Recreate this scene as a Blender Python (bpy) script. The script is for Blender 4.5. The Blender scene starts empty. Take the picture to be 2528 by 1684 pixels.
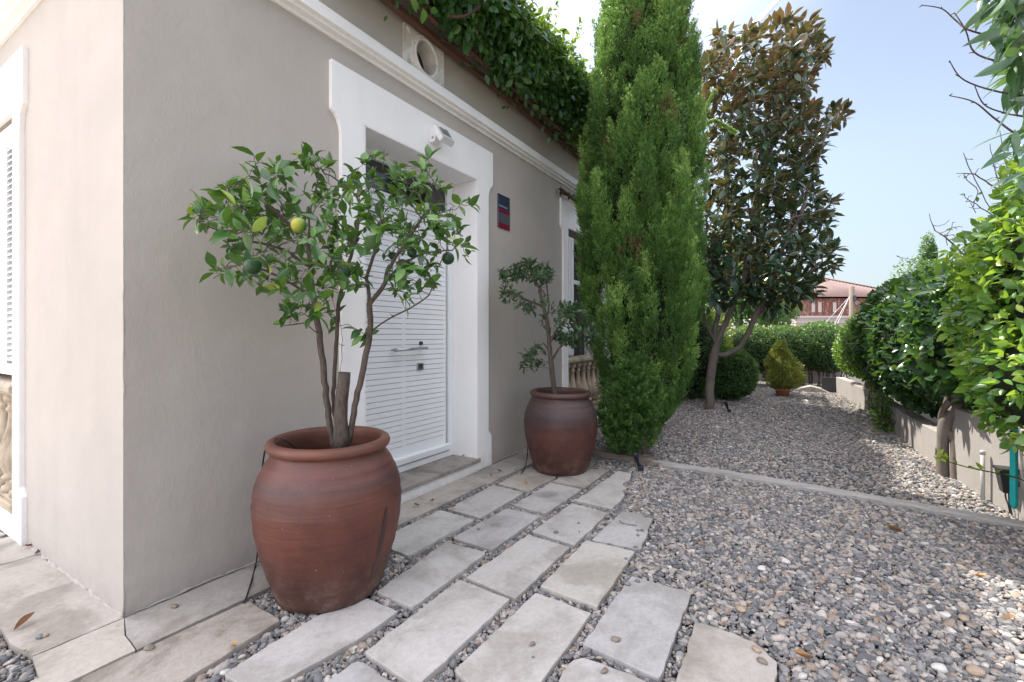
import bpy, bmesh, math, random
import numpy as np
from mathutils import Vector, Matrix
PI = math.pi
S = bpy.context.scene
COL = S.collection
random.seed(7)
RNG = np.random.default_rng(11)

# ------------------------------------------------------------ camera, sky, sun
HEAD = math.radians(31.6)
CAMH = 1.25
CAMX, CAMY = -0.8674, -2.5579
cam_d = bpy.data.cameras.new('camera')
cam = bpy.data.objects.new('camera', cam_d); COL.objects.link(cam)
cam.location = (CAMX, CAMY, CAMH)
cam.rotation_euler = (PI/2, 0, HEAD - PI/2)
cam_d.sensor_width = 36.0
cam_d.lens = 36.0*1157.6/2528
cam_d.shift_y = -15.0/2528
cam_d.clip_start = 0.05
cam_d.clip_end = 6000
S.camera = cam

SUN_AZ = math.radians(68)       # from +x towards +y
SUN_EL = math.radians(55)
W = bpy.data.worlds.new('World'); S.world = W; W.use_nodes = True
nt = W.node_tree; nt.nodes.clear()
sky = nt.nodes.new('ShaderNodeTexSky'); sky.sky_type = 'NISHITA'; sky.sun_disc = False
sky.sun_elevation = SUN_EL
sky.sun_rotation = PI/2 - SUN_AZ
sky.air_density = 1.0; sky.dust_density = 0.8; sky.ozone_density = 1.0
sky.altitude = 50
WEST, LOWK, SKY_BOOST = 3.6, .62, (10.4, 9.9, 10.1, 1)
bg = nt.nodes.new('ShaderNodeBackground'); bg.inputs[1].default_value = 0.128
wo = nt.nodes.new('ShaderNodeOutputWorld')
hs = nt.nodes.new('ShaderNodeHueSaturation'); hs.inputs['Saturation'].default_value = .68
nt.links.new(sky.outputs[0], hs.inputs['Color'])
# added fill brightness overhead and north-west, clear blue low in the east
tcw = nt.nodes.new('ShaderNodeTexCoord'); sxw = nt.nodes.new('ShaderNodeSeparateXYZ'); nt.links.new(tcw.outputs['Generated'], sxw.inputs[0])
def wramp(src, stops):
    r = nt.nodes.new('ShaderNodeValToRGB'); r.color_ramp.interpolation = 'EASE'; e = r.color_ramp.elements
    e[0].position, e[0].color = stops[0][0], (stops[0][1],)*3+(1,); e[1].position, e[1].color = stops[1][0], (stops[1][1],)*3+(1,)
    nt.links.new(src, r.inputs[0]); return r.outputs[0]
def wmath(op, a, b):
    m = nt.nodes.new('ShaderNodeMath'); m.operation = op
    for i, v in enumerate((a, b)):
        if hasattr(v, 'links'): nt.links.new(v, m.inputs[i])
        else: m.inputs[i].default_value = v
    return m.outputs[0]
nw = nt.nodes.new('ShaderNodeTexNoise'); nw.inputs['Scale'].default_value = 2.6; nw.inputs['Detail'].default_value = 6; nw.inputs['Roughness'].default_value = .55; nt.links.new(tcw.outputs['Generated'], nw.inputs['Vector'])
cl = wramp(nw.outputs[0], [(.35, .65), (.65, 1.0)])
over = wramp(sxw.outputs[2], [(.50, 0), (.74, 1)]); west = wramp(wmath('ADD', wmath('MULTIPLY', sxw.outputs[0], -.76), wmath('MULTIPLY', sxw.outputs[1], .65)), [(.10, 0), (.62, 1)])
sky_boost = wmath('MULTIPLY', wmath('MAXIMUM', over, wmath('MULTIPLY', west, WEST)), cl)
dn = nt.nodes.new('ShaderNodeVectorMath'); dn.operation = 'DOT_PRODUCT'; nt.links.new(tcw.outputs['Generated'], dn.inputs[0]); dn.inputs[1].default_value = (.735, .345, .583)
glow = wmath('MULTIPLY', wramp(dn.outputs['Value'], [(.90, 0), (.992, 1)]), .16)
sky_boost = wmath('ADD', sky_boost, glow)
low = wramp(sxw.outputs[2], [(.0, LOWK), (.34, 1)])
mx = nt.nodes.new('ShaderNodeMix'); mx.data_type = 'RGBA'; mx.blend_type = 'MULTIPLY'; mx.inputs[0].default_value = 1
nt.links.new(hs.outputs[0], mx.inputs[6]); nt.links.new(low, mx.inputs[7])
ad = nt.nodes.new('ShaderNodeMix'); ad.data_type = 'RGBA'; ad.blend_type = 'ADD'; nt.links.new(sky_boost, ad.inputs[0]); nt.links.new(mx.outputs[2], ad.inputs[6]); ad.inputs[7].default_value = SKY_BOOST
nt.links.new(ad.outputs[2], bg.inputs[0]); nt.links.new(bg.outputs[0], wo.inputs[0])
sl = bpy.data.lights.new('sun', 'SUN'); sl.energy = 5.0; sl.angle = math.radians(0.55); sl.color = (1.0, 0.94, 0.85)
sun = bpy.data.objects.new('sun', sl); COL.objects.link(sun)
sd = Vector((math.cos(SUN_AZ)*math.cos(SUN_EL), math.sin(SUN_AZ)*math.cos(SUN_EL), math.sin(SUN_EL)))
sun.rotation_euler = sd.to_track_quat('Z', 'Y').to_euler()
sun.location = (0, 0, 20)
S.view_settings.view_transform = 'Standard'
S.view_settings.look = 'None'
S.view_settings.exposure = 0.88
S.view_settings.gamma = 1.0
S.cycles.max_bounces = 8
S.cycles.diffuse_bounces = 5
S.cycles.transparent_max_bounces = 8
S.cycles.use_denoising = True

# ------------------------------------------------------------ picture -> place
FW = np.array([math.cos(HEAD), math.sin(HEAD), 0.0]); RT = np.array([math.sin(HEAD), -math.cos(HEAD), 0.0])
UP = np.array([0, 0, 1.0]); CAM = np.array([CAMX, CAMY, CAMH])
FP, PCX, PHY = 1078.0, 1177.0, 770.1
def at(px, py, d):
    """point seen at (px,py) (2354-wide picture) at forward distance d"""
    return CAM + d*FW + (px-PCX)/FP*d*RT + (PHY-py)/FP*d*UP
def gnd(px, py, z=0.0):
    return at(px, py, (CAMH-z)*FP/(py-PHY))
def fac(px, py, y=0.0):
    u = FW + (px-PCX)/FP*RT
    t = (y-CAMY)/u[1]
    return at(px, py, t)
def c2(X, Y): return ((600+X*0.29737)/1.07392, (1250+Y*0.29737)/1.07392)
def c3(X, Y): return ((1200+X*0.32285)/1.07392, (1200+Y*0.32285)/1.07392)
def c4(X, Y): return ((950+X*0.29737)/1.07392, (1080+Y*0.29737)/1.07392)
def c1(X, Y): return (X*0.29737/1.07392, (1250+Y*0.29737)/1.07392)

# ------------------------------------------------------------ object helpers
def tag(o, label=None, cat=None, group=None, kind=None):
    if label: o['label'] = label
    if cat: o['category'] = cat
    if group: o['group'] = group
    if kind: o['kind'] = kind
    return o
def empty(name, loc=(0, 0, 0), rz=0.0, label=None, cat=None, group=None):
    o = bpy.data.objects.new(name, None); COL.objects.link(o)
    o.location = loc; o.rotation_euler = (0, 0, rz)
    return tag(o, label, cat, group)
def link(name, me, mat=None, parent=None):
    o = bpy.data.objects.new(name, me); COL.objects.link(o)
    if mat is not None:
        for m in (mat if isinstance(mat, (list, tuple)) else [mat]): me.materials.append(m)
    if parent is not None: o.parent = parent
    return o
def arr_mesh(name, V, F, rnd=None, smooth=True):
    """V (n,3); F list of arrays (m,3)/(m,4)"""
    me = bpy.data.meshes.new(name)
    V = np.asarray(V, dtype=np.float32)
    Fs = [np.asarray(f, dtype=np.int32) for f in F if len(f)]
    loops = np.concatenate([f.ravel() for f in Fs])
    tot = np.concatenate([np.full(len(f), f.shape[1], dtype=np.int32) for f in Fs])
    start = np.concatenate([[0], np.cumsum(tot)[:-1]]).astype(np.int32)
    me.vertices.add(len(V)); me.vertices.foreach_set('co', V.ravel())
    me.loops.add(len(loops)); me.loops.foreach_set('vertex_index', loops)
    me.polygons.add(len(tot)); me.polygons.foreach_set('loop_start', start)
    me.polygons.foreach_set('loop_total', tot)
    me.polygons.foreach_set('use_smooth', np.full(len(tot), smooth, dtype=bool))
    if rnd is not None:
        a = me.attributes.new('rnd', 'FLOAT', 'POINT'); a.data.foreach_set('value', np.asarray(rnd, dtype=np.float32))
    me.update(calc_edges=True)
    return me
class MB:
    """collects shapes for one mesh"""
    def __init__(self): self.v = []; self.f = []; self.n = 0; self.sm = []
    def add(self, V, F, smooth=False):
        self.v.extend([tuple(map(float, p)) for p in V])
        for f in F: self.f.append([i+self.n for i in f]); self.sm.append(smooth)
        self.n += len(V); return self
    def box(self, a, b):
        x0, y0, z0 = a; x1, y1, z1 = b
        V = [(x0,y0,z0),(x1,y0,z0),(x1,y1,z0),(x0,y1,z0),(x0,y0,z1),(x1,y0,z1),(x1,y1,z1),(x0,y1,z1)]
        return self.add(V, [(0,3,2,1),(4,5,6,7),(0,1,5,4),(1,2,6,5),(2,3,7,6),(3,0,4,7)])
    def tube(self, pts, rad, n=8, smooth=True, cap=True):
        pts = [np.asarray(p, float) for p in pts]
        if not hasattr(rad, '__len__'): rad = [rad]*len(pts)
        V = []; F = []; prev = None
        for i, p in enumerate(pts):
            t = pts[min(i+1, len(pts)-1)] - pts[max(i-1, 0)]
            t = t/(np.linalg.norm(t)+1e-9)
            if prev is None:
                a = np.array([1.0, 0, 0]) if abs(t[0]) < .8 else np.array([0, 1.0, 0])
            else: a = prev
            u = a - t*np.dot(a, t); u /= np.linalg.norm(u)+1e-9; w = np.cross(t, u); prev = u
            for k in range(n):
                an = 2*PI*k/n
                V.append(p + rad[i]*(math.cos(an)*u + math.sin(an)*w))
        for i in range(len(pts)-1):
            for k in range(n):
                k2 = (k+1) % n
                F.append((i*n+k, i*n+k2, (i+1)*n+k2, (i+1)*n+k))
        self.add(V, F, smooth)
        if cap:
            b = self.n-len(V)
            self.f.append([b+k for k in range(n)][::-1]); self.sm.append(False)
            self.f.append([b+(len(pts)-1)*n+k for k in range(n)]); self.sm.append(False)
        return self
    def lathe(self, prof, c=(0, 0, 0), n=32, smooth=True, sq=False):
        V = []; F = []
        for (r, z) in prof:
            for k in range(n):
                an = 2*PI*(k+.5)/n
                V.append((c[0]+r*math.cos(an), c[1]+r*math.sin(an), c[2]+z))
        for i in range(len(prof)-1):
            for k in range(n):
                k2 = (k+1) % n
                F.append((i*n+k, i*n+k2, (i+1)*n+k2, (i+1)*n+k))
        self.add(V, F, smooth)
        b = self.n-len(V)
        if prof[0][0] > 1e-4: self.f.append([b+k for k in range(n)][::-1]); self.sm.append(False)
        if prof[-1][0] > 1e-4: self.f.append([b+(len(prof)-1)*n+k for k in range(n)]); self.sm.append(False)
        return self
    def prism(self, outline, fn):
        """outline [(a,b)], fn(a,b,k) -> xyz for k=0 (one face) and k=1 (other face)"""
        n = len(outline)
        V = [fn(a, b, 0) for a, b in outline] + [fn(a, b, 1) for a, b in outline]
        F = [list(range(n))[::-1], [n+i for i in range(n)]]
        F += [(i, (i+1) % n, n+(i+1) % n, n+i) for i in range(n)]
        return self.add(V, F)
    def mesh(self, name):
        me = bpy.data.meshes.new(name); me.from_pydata(self.v, [], self.f)
        me.polygons.foreach_set('use_smooth', self.sm)
        bm = bmesh.new(); bm.from_mesh(me); bmesh.ops.recalc_face_normals(bm, faces=bm.faces); bm.to_mesh(me); bm.free()
        me.update(); return me
    def build(self, name, mat, parent=None, bevel=0, seg=2):
        o = link(name, self.mesh(name), mat, parent)
        if bevel:
            m = o.modifiers.new('bevel', 'BEVEL'); m.width = bevel; m.segments = seg; m.limit_method = 'ANGLE'; m.angle_limit = math.radians(40)
        return o

# ------------------------------------------------------------ materials
def new_mat(name):
    m = bpy.data.materials.new(name); m.use_nodes = True
    t = m.node_tree; t.nodes.clear()
    out = t.nodes.new('ShaderNodeOutputMaterial'); p = t.nodes.new('ShaderNodeBsdfPrincipled')
    t.links.new(p.outputs[0], out.inputs[0]); return m, t, p, out
def N(t, typ, **kw):
    n = t.nodes.new(typ)
    for k, v in kw.items():
        if k.startswith('i_'): n.inputs[k[2:].replace('_', ' ')].default_value = v
        else: setattr(n, k, v)
    return n
def ramp(t, src, stops, interp='LINEAR'):
    r = t.nodes.new('ShaderNodeValToRGB'); r.color_ramp.interpolation = interp
    e = r.color_ramp.elements
    while len(e) > 1: e.remove(e[-1])
    e[0].position = stops[0][0]; e[0].color = (*stops[0][1], 1) if len(stops[0][1]) == 3 else stops[0][1]
    for p, c in stops[1:]:
        x = e.new(p); x.color = (*c, 1) if len(c) == 3 else c
    t.links.new(src, r.inputs[0]); return r.outputs[0]
def coords(t, scale=(1, 1, 1), kind='Object', obj_rand=False):
    tc = t.nodes.new('ShaderNodeTexCoord'); mp = t.nodes.new('ShaderNodeMapping')
    mp.inputs['Scale'].default_value = scale
    t.links.new(tc.outputs[kind], mp.inputs[0])
    if obj_rand:
        oi = t.nodes.new('ShaderNodeObjectInfo'); mu = t.nodes.new('ShaderNodeVectorMath'); mu.operation = 'SCALE'
        cb = t.nodes.new('ShaderNodeCombineXYZ')
        for i in range(3): t.links.new(oi.outputs['Random'], cb.inputs[i])
        t.links.new(cb.outputs[0], mu.inputs[0]); mu.inputs['Scale'].default_value = 37.0
        t.links.new(mu.outputs[0], mp.inputs['Location'])
    return mp.outputs[0]
def noise(t, vec, scale, detail=4, rough=.55, dist=0.0):
    n = t.nodes.new('ShaderNodeTexNoise'); n.inputs['Scale'].default_value = scale; n.inputs['Detail'].default_value = detail
    n.inputs['Roughness'].default_value = rough; n.inputs['Distortion'].default_value = dist
    t.links.new(vec, n.inputs['Vector']); return n.outputs[0]
def mix(t, a, b, fac_, mode='MIX'):
    m = t.nodes.new('ShaderNodeMix'); m.data_type = 'RGBA'; m.blend_type = mode
    for sock, v in ((m.inputs[0], fac_), (m.inputs[6], a), (m.inputs[7], b)):
        if hasattr(v, 'links'): t.links.new(v, sock)
        elif isinstance(v, (tuple, list)): sock.default_value = (*v, 1) if len(v) == 3 else v
        else: sock.default_value = v
    return m.outputs[2]
def bump(t, p, h, strength=.3, dist=.01, prev=None):
    b = t.nodes.new('ShaderNodeBump'); b.inputs['Strength'].default_value = strength; b.inputs['Distance'].default_value = dist
    t.links.new(h, b.inputs['Height'])
    if prev is not None: t.links.new(prev, b.inputs['Normal'])
    t.links.new(b.outputs[0], p.inputs['Normal']); return b.outputs[0]
def plain(name, col, rough=.5, metal=0.0, vary=.06, nscale=30, bmp=.1, spec=.5):
    m, t, p, o = new_mat(name)
    v = coords(t)
    n = noise(t, v, nscale)
    a = tuple(c*(1-vary) for c in col); b = tuple(min(1, c*(1+vary)) for c in col)
    t.links.new(ramp(t, n, [(.3, a), (.7, b)]), p.inputs['Base Color'])
    p.inputs['Roughness'].default_value = rough; p.inputs['Metallic'].default_value = metal
    p.inputs['Specular IOR Level'].default_value = spec
    if bmp: bump(t, p, noise(t, v, nscale*4), bmp, .003)
    return m
def stucco(name, col, stain=.06, grain=.25, sp=220, dirt=(.30, .27, .24)):
    m, t, p, o = new_mat(name)
    v = coords(t)
    n1 = noise(t, v, 1.1, 5, .6, .3)
    a = tuple(c*(1-stain) for c in col); b = tuple(min(1, c*(1+stain*.6)) for c in col)
    c1_ = ramp(t, n1, [(.3, a), (.68, b)])
    vs = coords(t, (2.5, 2.5, .35)); n2 = noise(t, vs, 2.2, 4, .6)
    f2 = ramp(t, n2, [(.5, (0, 0, 0)), (.85, (.15, .15, .15))])
    c2_ = mix(t, c1_, dirt, f2)
    # splash dirt low on the wall, with a ragged top
    sx = t.nodes.new('ShaderNodeSeparateXYZ'); tc = t.nodes.new('ShaderNodeTexCoord'); t.links.new(tc.outputs['Object'], sx.inputs[0])
    ad = t.nodes.new('ShaderNodeMath'); ad.operation = 'ADD'
    mu = t.nodes.new('ShaderNodeMath'); mu.operation = 'MULTIPLY'; mu.inputs[1].default_value = .30
    t.links.new(noise(t, v, 14, 5, .7), mu.inputs[0]); t.links.new(sx.outputs[2], ad.inputs[0]); t.links.new(mu.outputs[0], ad.inputs[1])
    f3 = ramp(t, ad.outputs[0], [(.12, (.5, .5, .5)), (.19, (.22, .22, .22)), (.30, (0, 0, 0))])
    c3_ = mix(t, c2_, dirt, f3)
    t.links.new(c3_, p.inputs['Base Color'])
    p.inputs['Roughness'].default_value = .9; p.inputs['Specular IOR Level'].default_value = .2
    b1 = bump(t, p, noise(t, v, sp, 3, .6), grain, .002)
    b2 = bump(t, p, noise(t, coords(t, (1.6, 1.6, .8)), 16, 5, .6, 1.2), .30, .006, b1)
    bump(t, p, noise(t, v, 4, 3, .5), .3, .03, b2)
    return m
def leaf_mat(name, stops, trans=(.35, .5, .08), tf=.3, rough=.38, back=None, spec=.5, back_from=None):
    m, t, p, out = new_mat(name)
    at_ = t.nodes.new('ShaderNodeAttribute'); at_.attribute_name = 'rnd'
    c = ramp(t, at_.outputs['Fac'], stops)
    v = coords(t); n = noise(t, v, 60, 2)
    c = mix(t, c, (.5, .5, .5), ramp(t, n, [(.3, (.0, .0, .0)), (.8, (.10, .10, .10))]), 'MULTIPLY') if False else c
    if back is not None:
        g = t.nodes.new('ShaderNodeNewGeometry')
        if back_from is None: c = mix(t, c, back, g.outputs['Backfacing'])
        else:
            mm_ = t.nodes.new('ShaderNodeMath'); mm_.operation = 'MULTIPLY'; t.links.new(g.outputs['Backfacing'], mm_.inputs[0])
            t.links.new(ramp(t, at_.outputs['Fac'], [(back_from-.2, (0, 0, 0)), (back_from+.1, (1, 1, 1))]), mm_.inputs[1]); c = mix(t, c, back, mm_.outputs[0])
    t.links.new(c, p.inputs['Base Color'])
    p.inputs['Roughness'].default_value = rough; p.inputs['Specular IOR Level'].default_value = spec
    tr = t.nodes.new('ShaderNodeBsdfTranslucent')
    tc = mix(t, c, trans, .65); t.links.new(tc, tr.inputs[0])
    ms = t.nodes.new('ShaderNodeMixShader'); ms.inputs[0].default_value = tf
    t.links.new(p.outputs[0], ms.inputs[1]); t.links.new(tr.outputs[0], ms.inputs[2]); t.links.new(ms.outputs[0], out.inputs[0])
    return m
def bark_mat(name, a, b, sc=30):
    m, t, p, o = new_mat(name)
    v = coords(t, (1, 1, .35)); n = noise(t, v, sc, 6, .65)
    t.links.new(ramp(t, n, [(.3, a), (.7, b)]), p.inputs['Base Color'])
    p.inputs['Roughness'].default_value = .85
    bump(t, p, n, .6, .01); return m
def wood_mat(name, a, b, axis=(1, 14, 14)):
    m, t, p, o = new_mat(name)
    v = coords(t, axis, obj_rand=True); n = noise(t, v, 3.0, 8, .7, .4)
    t.links.new(ramp(t, n, [(.3, a), (.5, b), (.72, tuple(x*.55 for x in a))]), p.inputs['Base Color'])
    p.inputs['Roughness'].default_value = .8
    bump(t, p, n, .7, .008); return m

M = {}
M['wall'] = stucco('wall_paint', (.475, .435, .395), .08, .7)
M['trim'] = stucco('white_trim', (.88, .87, .86), .02, .12, 300, (.45, .42, .38))
M['white'] = plain('white_lacquer', (.80, .81, .82), .32, 0, .02, 6, .03)
M['groove'] = plain('groove_shadow', (.05, .05, .05), .7)
M['steel'] = plain('brushed_steel', (.45, .46, .48), .3, 1, .08, 60, .05)
M['darkmetal'] = plain('dark_metal', (.05, .05, .055), .45, .3)
M['black'] = plain('black_plastic', (.018, .02, .024), .42)
M['interior'] = plain('dark_interior', (.03, .028, .026), .8)
M['pipe'] = plain('grey_pipe', (.42, .41, .40), .5)
M['teal'] = plain('turquoise_paint', (.01, .36, .36), .4, 0, .12, 18)
M['retain'] = stucco('grey_render', (.34, .315, .295), .12, .5)
M['capstone'] = None

def terracotta(name, red, dark, top, seed):
    m, t, p, o = new_mat(name)
    v = coords(t); vb = coords(t, (.25, .25, 5.0))
    tc = t.nodes.new('ShaderNodeTexCoord'); mp = t.nodes.new('ShaderNodeMapping'); mp.inputs['Location'].default_value = (seed, seed*2, 0)
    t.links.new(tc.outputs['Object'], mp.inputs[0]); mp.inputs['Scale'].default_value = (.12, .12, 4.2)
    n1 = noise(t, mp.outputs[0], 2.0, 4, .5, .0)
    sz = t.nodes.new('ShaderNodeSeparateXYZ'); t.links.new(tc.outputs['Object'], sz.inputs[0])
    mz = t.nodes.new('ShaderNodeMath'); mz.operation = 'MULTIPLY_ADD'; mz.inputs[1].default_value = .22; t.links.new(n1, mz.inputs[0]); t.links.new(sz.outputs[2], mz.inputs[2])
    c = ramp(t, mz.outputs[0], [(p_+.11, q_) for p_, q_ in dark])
    blot = ramp(t, noise(t, v, 3.5, 4, .6, .3), [(.35, (.72, .74, .78)), (.65, (1.22, 1.15, 1.1))])
    c = mix(t, c, blot, 1.0, 'MULTIPLY')
    n2 = noise(t, vb, 10, 6, .7)
    c = mix(t, c, ramp(t, n2, [(.3, (.72, .72, .74)), (.7, (1.15, 1.12, 1.1))]), .7, 'MULTIPLY')
    # lime bloom near the foot and specks
    sx = t.nodes.new('ShaderNodeSeparateXYZ'); t.links.new(tc.outputs['Object'], sx.inputs[0])
    lo = ramp(t, sx.outputs[2], [(0.0, (1, 1, 1)), (.16, (.25, .25, .25)), (.4, (0, 0, 0))])
    n3 = noise(t, v, 14, 8, .75)
    f = mix(t, ramp(t, n3, [(.48, (0, 0, 0)), (.68, (.8, .8, .8))]), lo, 1.0, 'MULTIPLY')
    c = mix(t, c, (.20, .145, .12), f)
    n4 = noise(t, v, 75, 3, .5)
    f4 = ramp(t, n4, [(.73, (0, 0, 0)), (.76, (.55, .55, .55))])
    c = mix(t, c, (.48, .38, .32), f4)
    t.links.new(c, p.inputs['Base Color'])
    t.links.new(ramp(t, n2, [(.3, (.42,)*3), (.7, (.62,)*3)]), p.inputs['Roughness'])
    p.inputs['Specular IOR Level'].default_value = .4
    b1 = bump(t, p, noise(t, vb, 14, 4, .55), .38, .005)
    bump(t, p, noise(t, v, 120, 3), .15, .002, b1)
    return m
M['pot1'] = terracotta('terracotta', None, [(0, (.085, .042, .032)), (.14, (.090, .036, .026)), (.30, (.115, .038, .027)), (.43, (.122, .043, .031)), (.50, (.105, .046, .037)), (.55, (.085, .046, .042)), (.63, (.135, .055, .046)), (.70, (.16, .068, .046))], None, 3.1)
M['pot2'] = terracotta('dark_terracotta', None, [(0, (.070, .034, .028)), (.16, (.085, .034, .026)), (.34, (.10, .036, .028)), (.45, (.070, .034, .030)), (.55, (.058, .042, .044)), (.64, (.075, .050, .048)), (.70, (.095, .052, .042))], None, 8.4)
M['soil'] = plain('potting_soil', (.035, .024, .018), .95, 0, .4, 60, .9)
M['clay'] = plain('orange_clay', (.42, .16, .085), .75, 0, .08, 20, .2)

def slab_mat(name, base, dk, stain=None, rough_amt=.5, pit=True):
    m, t, p, o = new_mat(name)
    v = coords(t, obj_rand=True)
    n1 = noise(t, v, 3.2, 6, .62, .5)
    c = ramp(t, n1, [(.28, tuple(x*.86 for x in dk)), (.42, dk), (.52, base), (.72, tuple(min(1, x*1.12) for x in base))])
    n2 = noise(t, v, 38, 5, .7)
    c = mix(t, c, ramp(t, n2, [(.32, (.80, .78, .75)), (.6, (1.04, 1.04, 1.04))]), .6, 'MULTIPLY')
    if pit:
        n3 = noise(t, coords(t, (1, 2.2, 1), obj_rand=True), 85, 2, .5)
        f3 = ramp(t, n3, [(.66, (0, 0, 0)), (.72, (.6, .6, .6))])
        c = mix(t, c, (.15, .135, .12), f3)
        n5 = noise(t, coords(t, (1, 3.5, 1), obj_rand=True), 13, 6, .75, .6)
        c = mix(t, c, (.20, .17, .14), ramp(t, n5, [(.60, (0, 0, 0)), (.78, (.42, .42, .42))]))
    oi = t.nodes.new('ShaderNodeObjectInfo')
    c = mix(t, c, ramp(t, oi.outputs['Random'], [(0, (.90, .90, .91)), (.5, (1, .99, .97)), (1, (1.06, 1.03, .99))]), 1.0, 'MULTIPLY')
    if stain:
        cx, cy, r, col, soft = stain
        tc = t.nodes.new('ShaderNodeTexCoord'); mp = t.nodes.new('ShaderNodeMapping')
        mp.inputs['Location'].default_value = (-cx, -cy, 0)
        t.links.new(tc.outputs['Object'], mp.inputs[0])
        ln = t.nodes.new('ShaderNodeVectorMath'); ln.operation = 'LENGTH'; t.links.new(mp.outputs[0], ln.inputs[0])
        mu = t.nodes.new('ShaderNodeMath'); mu.operation = 'MULTIPLY_ADD'; mu.inputs[1].default_value = r*1.6
        t.links.new(noise(t, tc.outputs['Object'], 7, 4, .55, .4), mu.inputs[0]); t.links.new(ln.outputs['Value'], mu.inputs[2])
        f = ramp(t, mu.outputs[0], [(r*1.35, (.75, .75, .75)), (r*1.35+soft, (0, 0, 0))])
        fg = mix(t, f, ramp(t, noise(t, v, 120, 2), [(.35, (.45,)*3), (.6, (1,)*3)]), 1.0, 'MULTIPLY')
        c = mix(t, c, col, fg)
    t.links.new(c, p.inputs['Base Color'])
    p.inputs['Roughness'].default_value = .75; p.inputs['Specular IOR Level'].default_value = .3
    b1 = bump(t, p, n2, rough_amt, .004)
    bump(t, p, noise(t, v, 6, 3), .3, .012, b1)
    return m
PALE = (.43, .418, .41); PALED = (.35, .335, .32)
CREAM = (.42, .39, .355); CREAMD = (.32, .293, .26)
M['slab'] = slab_mat('pale_limestone', PALE, PALED)
M['slab_cream'] = slab_mat('cream_limestone', CREAM, CREAMD, None, .7)
M['slab_brown'] = slab_mat('rough_brown_limestone', (.35, .322, .295), (.235, .208, .182), None, 1.0)
M['step'] = slab_mat('step_stone', (.30, .28, .26), (.20, .185, .17), None, .5)
M['balstone'] = slab_mat('cast_stone', (.47, .40, .31), (.33, .27, .20), None, .6)
M['ornament'] = slab_mat('pale_cast_ornament', (.80, .78, .73), (.64, .61, .55), None, .5)

def glass_mat():
    m, t, p, o = new_mat('dark_glass')
    p.inputs['Base Color'].default_value = (.02, .022, .024, 1); p.inputs['Roughness'].default_value = .06
    p.inputs['Specular IOR Level'].default_value = .8; return m
M['glass'] = glass_mat()

# ------------------------------------------------------------ ground
def ground():
    m, t, p, o = new_mat('garden_soil')
    v = coords(t)
    n = noise(t, v, 90, 4, .7)
    t.links.new(ramp(t, n, [(.3, (.03, .026, .022)), (.7, (.12, .105, .09))]), p.inputs['Base Color'])
    p.inputs['Roughness'].default_value = .95; bump(t, p, n, .8, .01)
    mb = MB(); s = 3000
    mb.add([(-s, -s, -.045), (s, -s, -.045), (s, s, -.045), (-s, s, -.045)], [(0, 1, 2, 3)])
    o = mb.build('ground', m); o['kind'] = 'structure'; o['label'] = 'dark soil under the gravel and beyond the garden'
ground()
def terrace():  # out-of-view pale paving, added to bounce sunlight onto the left wall
    m, t, p, o = new_mat('bounce_paving'); v = coords(t); b = t.nodes.new('ShaderNodeTexBrick'); t.links.new(v, b.inputs[0]); b.inputs['Scale'].default_value = 1.6; b.inputs['Mortar Size'].default_value = .006
    b.inputs['Color1'].default_value = (.60, .52, .43, 1); b.inputs['Color2'].default_value = (.54, .47, .39, 1); b.inputs['Mortar'].default_value = (.2, .18, .15, 1)
    t.links.new(b.outputs[0], p.inputs['Base Color']); p.inputs['Roughness'].default_value = .8
    mb = MB(); mb.box((-9, -6, -.06), (-1.9, 9, -.002)); mb.box((-1.9, 1.7, -.06), (-.004, 9, -.004)); o = mb.build('bounce_paving', m); tag(o, 'unseen cream paving left of the villa, added to bounce sunlight', None, None, 'structure')
    o = None
terrace()

# ------------------------------------------------------------ walls with openings
def wall_grid(mb, u0, u1, z0, z1, openings, fn, th):
    us = sorted({u0, u1, *[o[0] for o in openings], *[o[1] for o in openings]})
    zs = sorted({z0, z1, *[o[2] for o in openings], *[o[3] for o in openings]})
    us = [u for u in us if u0 <= u <= u1]; zs = [z for z in zs if z0 <= z <= z1]
    solid = {}
    for i in range(len(us)-1):
        for j in range(len(zs)-1):
            cu = (us[i]+us[i+1])/2; cz = (zs[j]+zs[j+1])/2
            solid[i, j] = not any(o[0] < cu < o[1] and o[2] < cz < o[3] for o in openings)
    for (i, j), s in solid.items():
        if not s: continue
        a, b, c, d = us[i], us[i+1], zs[j], zs[j+1]
        mb.add([fn(a, c, 0), fn(b, c, 0), fn(b, d, 0), fn(a, d, 0)], [(0, 1, 2, 3)])
        mb.add([fn(a, c, th), fn(b, c, th), fn(b, d, th), fn(a, d, th)], [(3, 2, 1, 0)])
        for (di, dj, e) in ((-1, 0, ((a, c), (a, d))), (1, 0, ((b, c), (b, d))), (0, -1, ((a, c), (b, c))), (0, 1, ((a, d), (b, d)))):
            if not solid.get((i+di, j+dj), False):
                (ua, za), (ub, zb) = e
                mb.add([fn(ua, za, 0), fn(ub, zb, 0), fn(ub, zb, th), fn(ua, za, th)], [(0, 1, 2, 3)])

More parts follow.
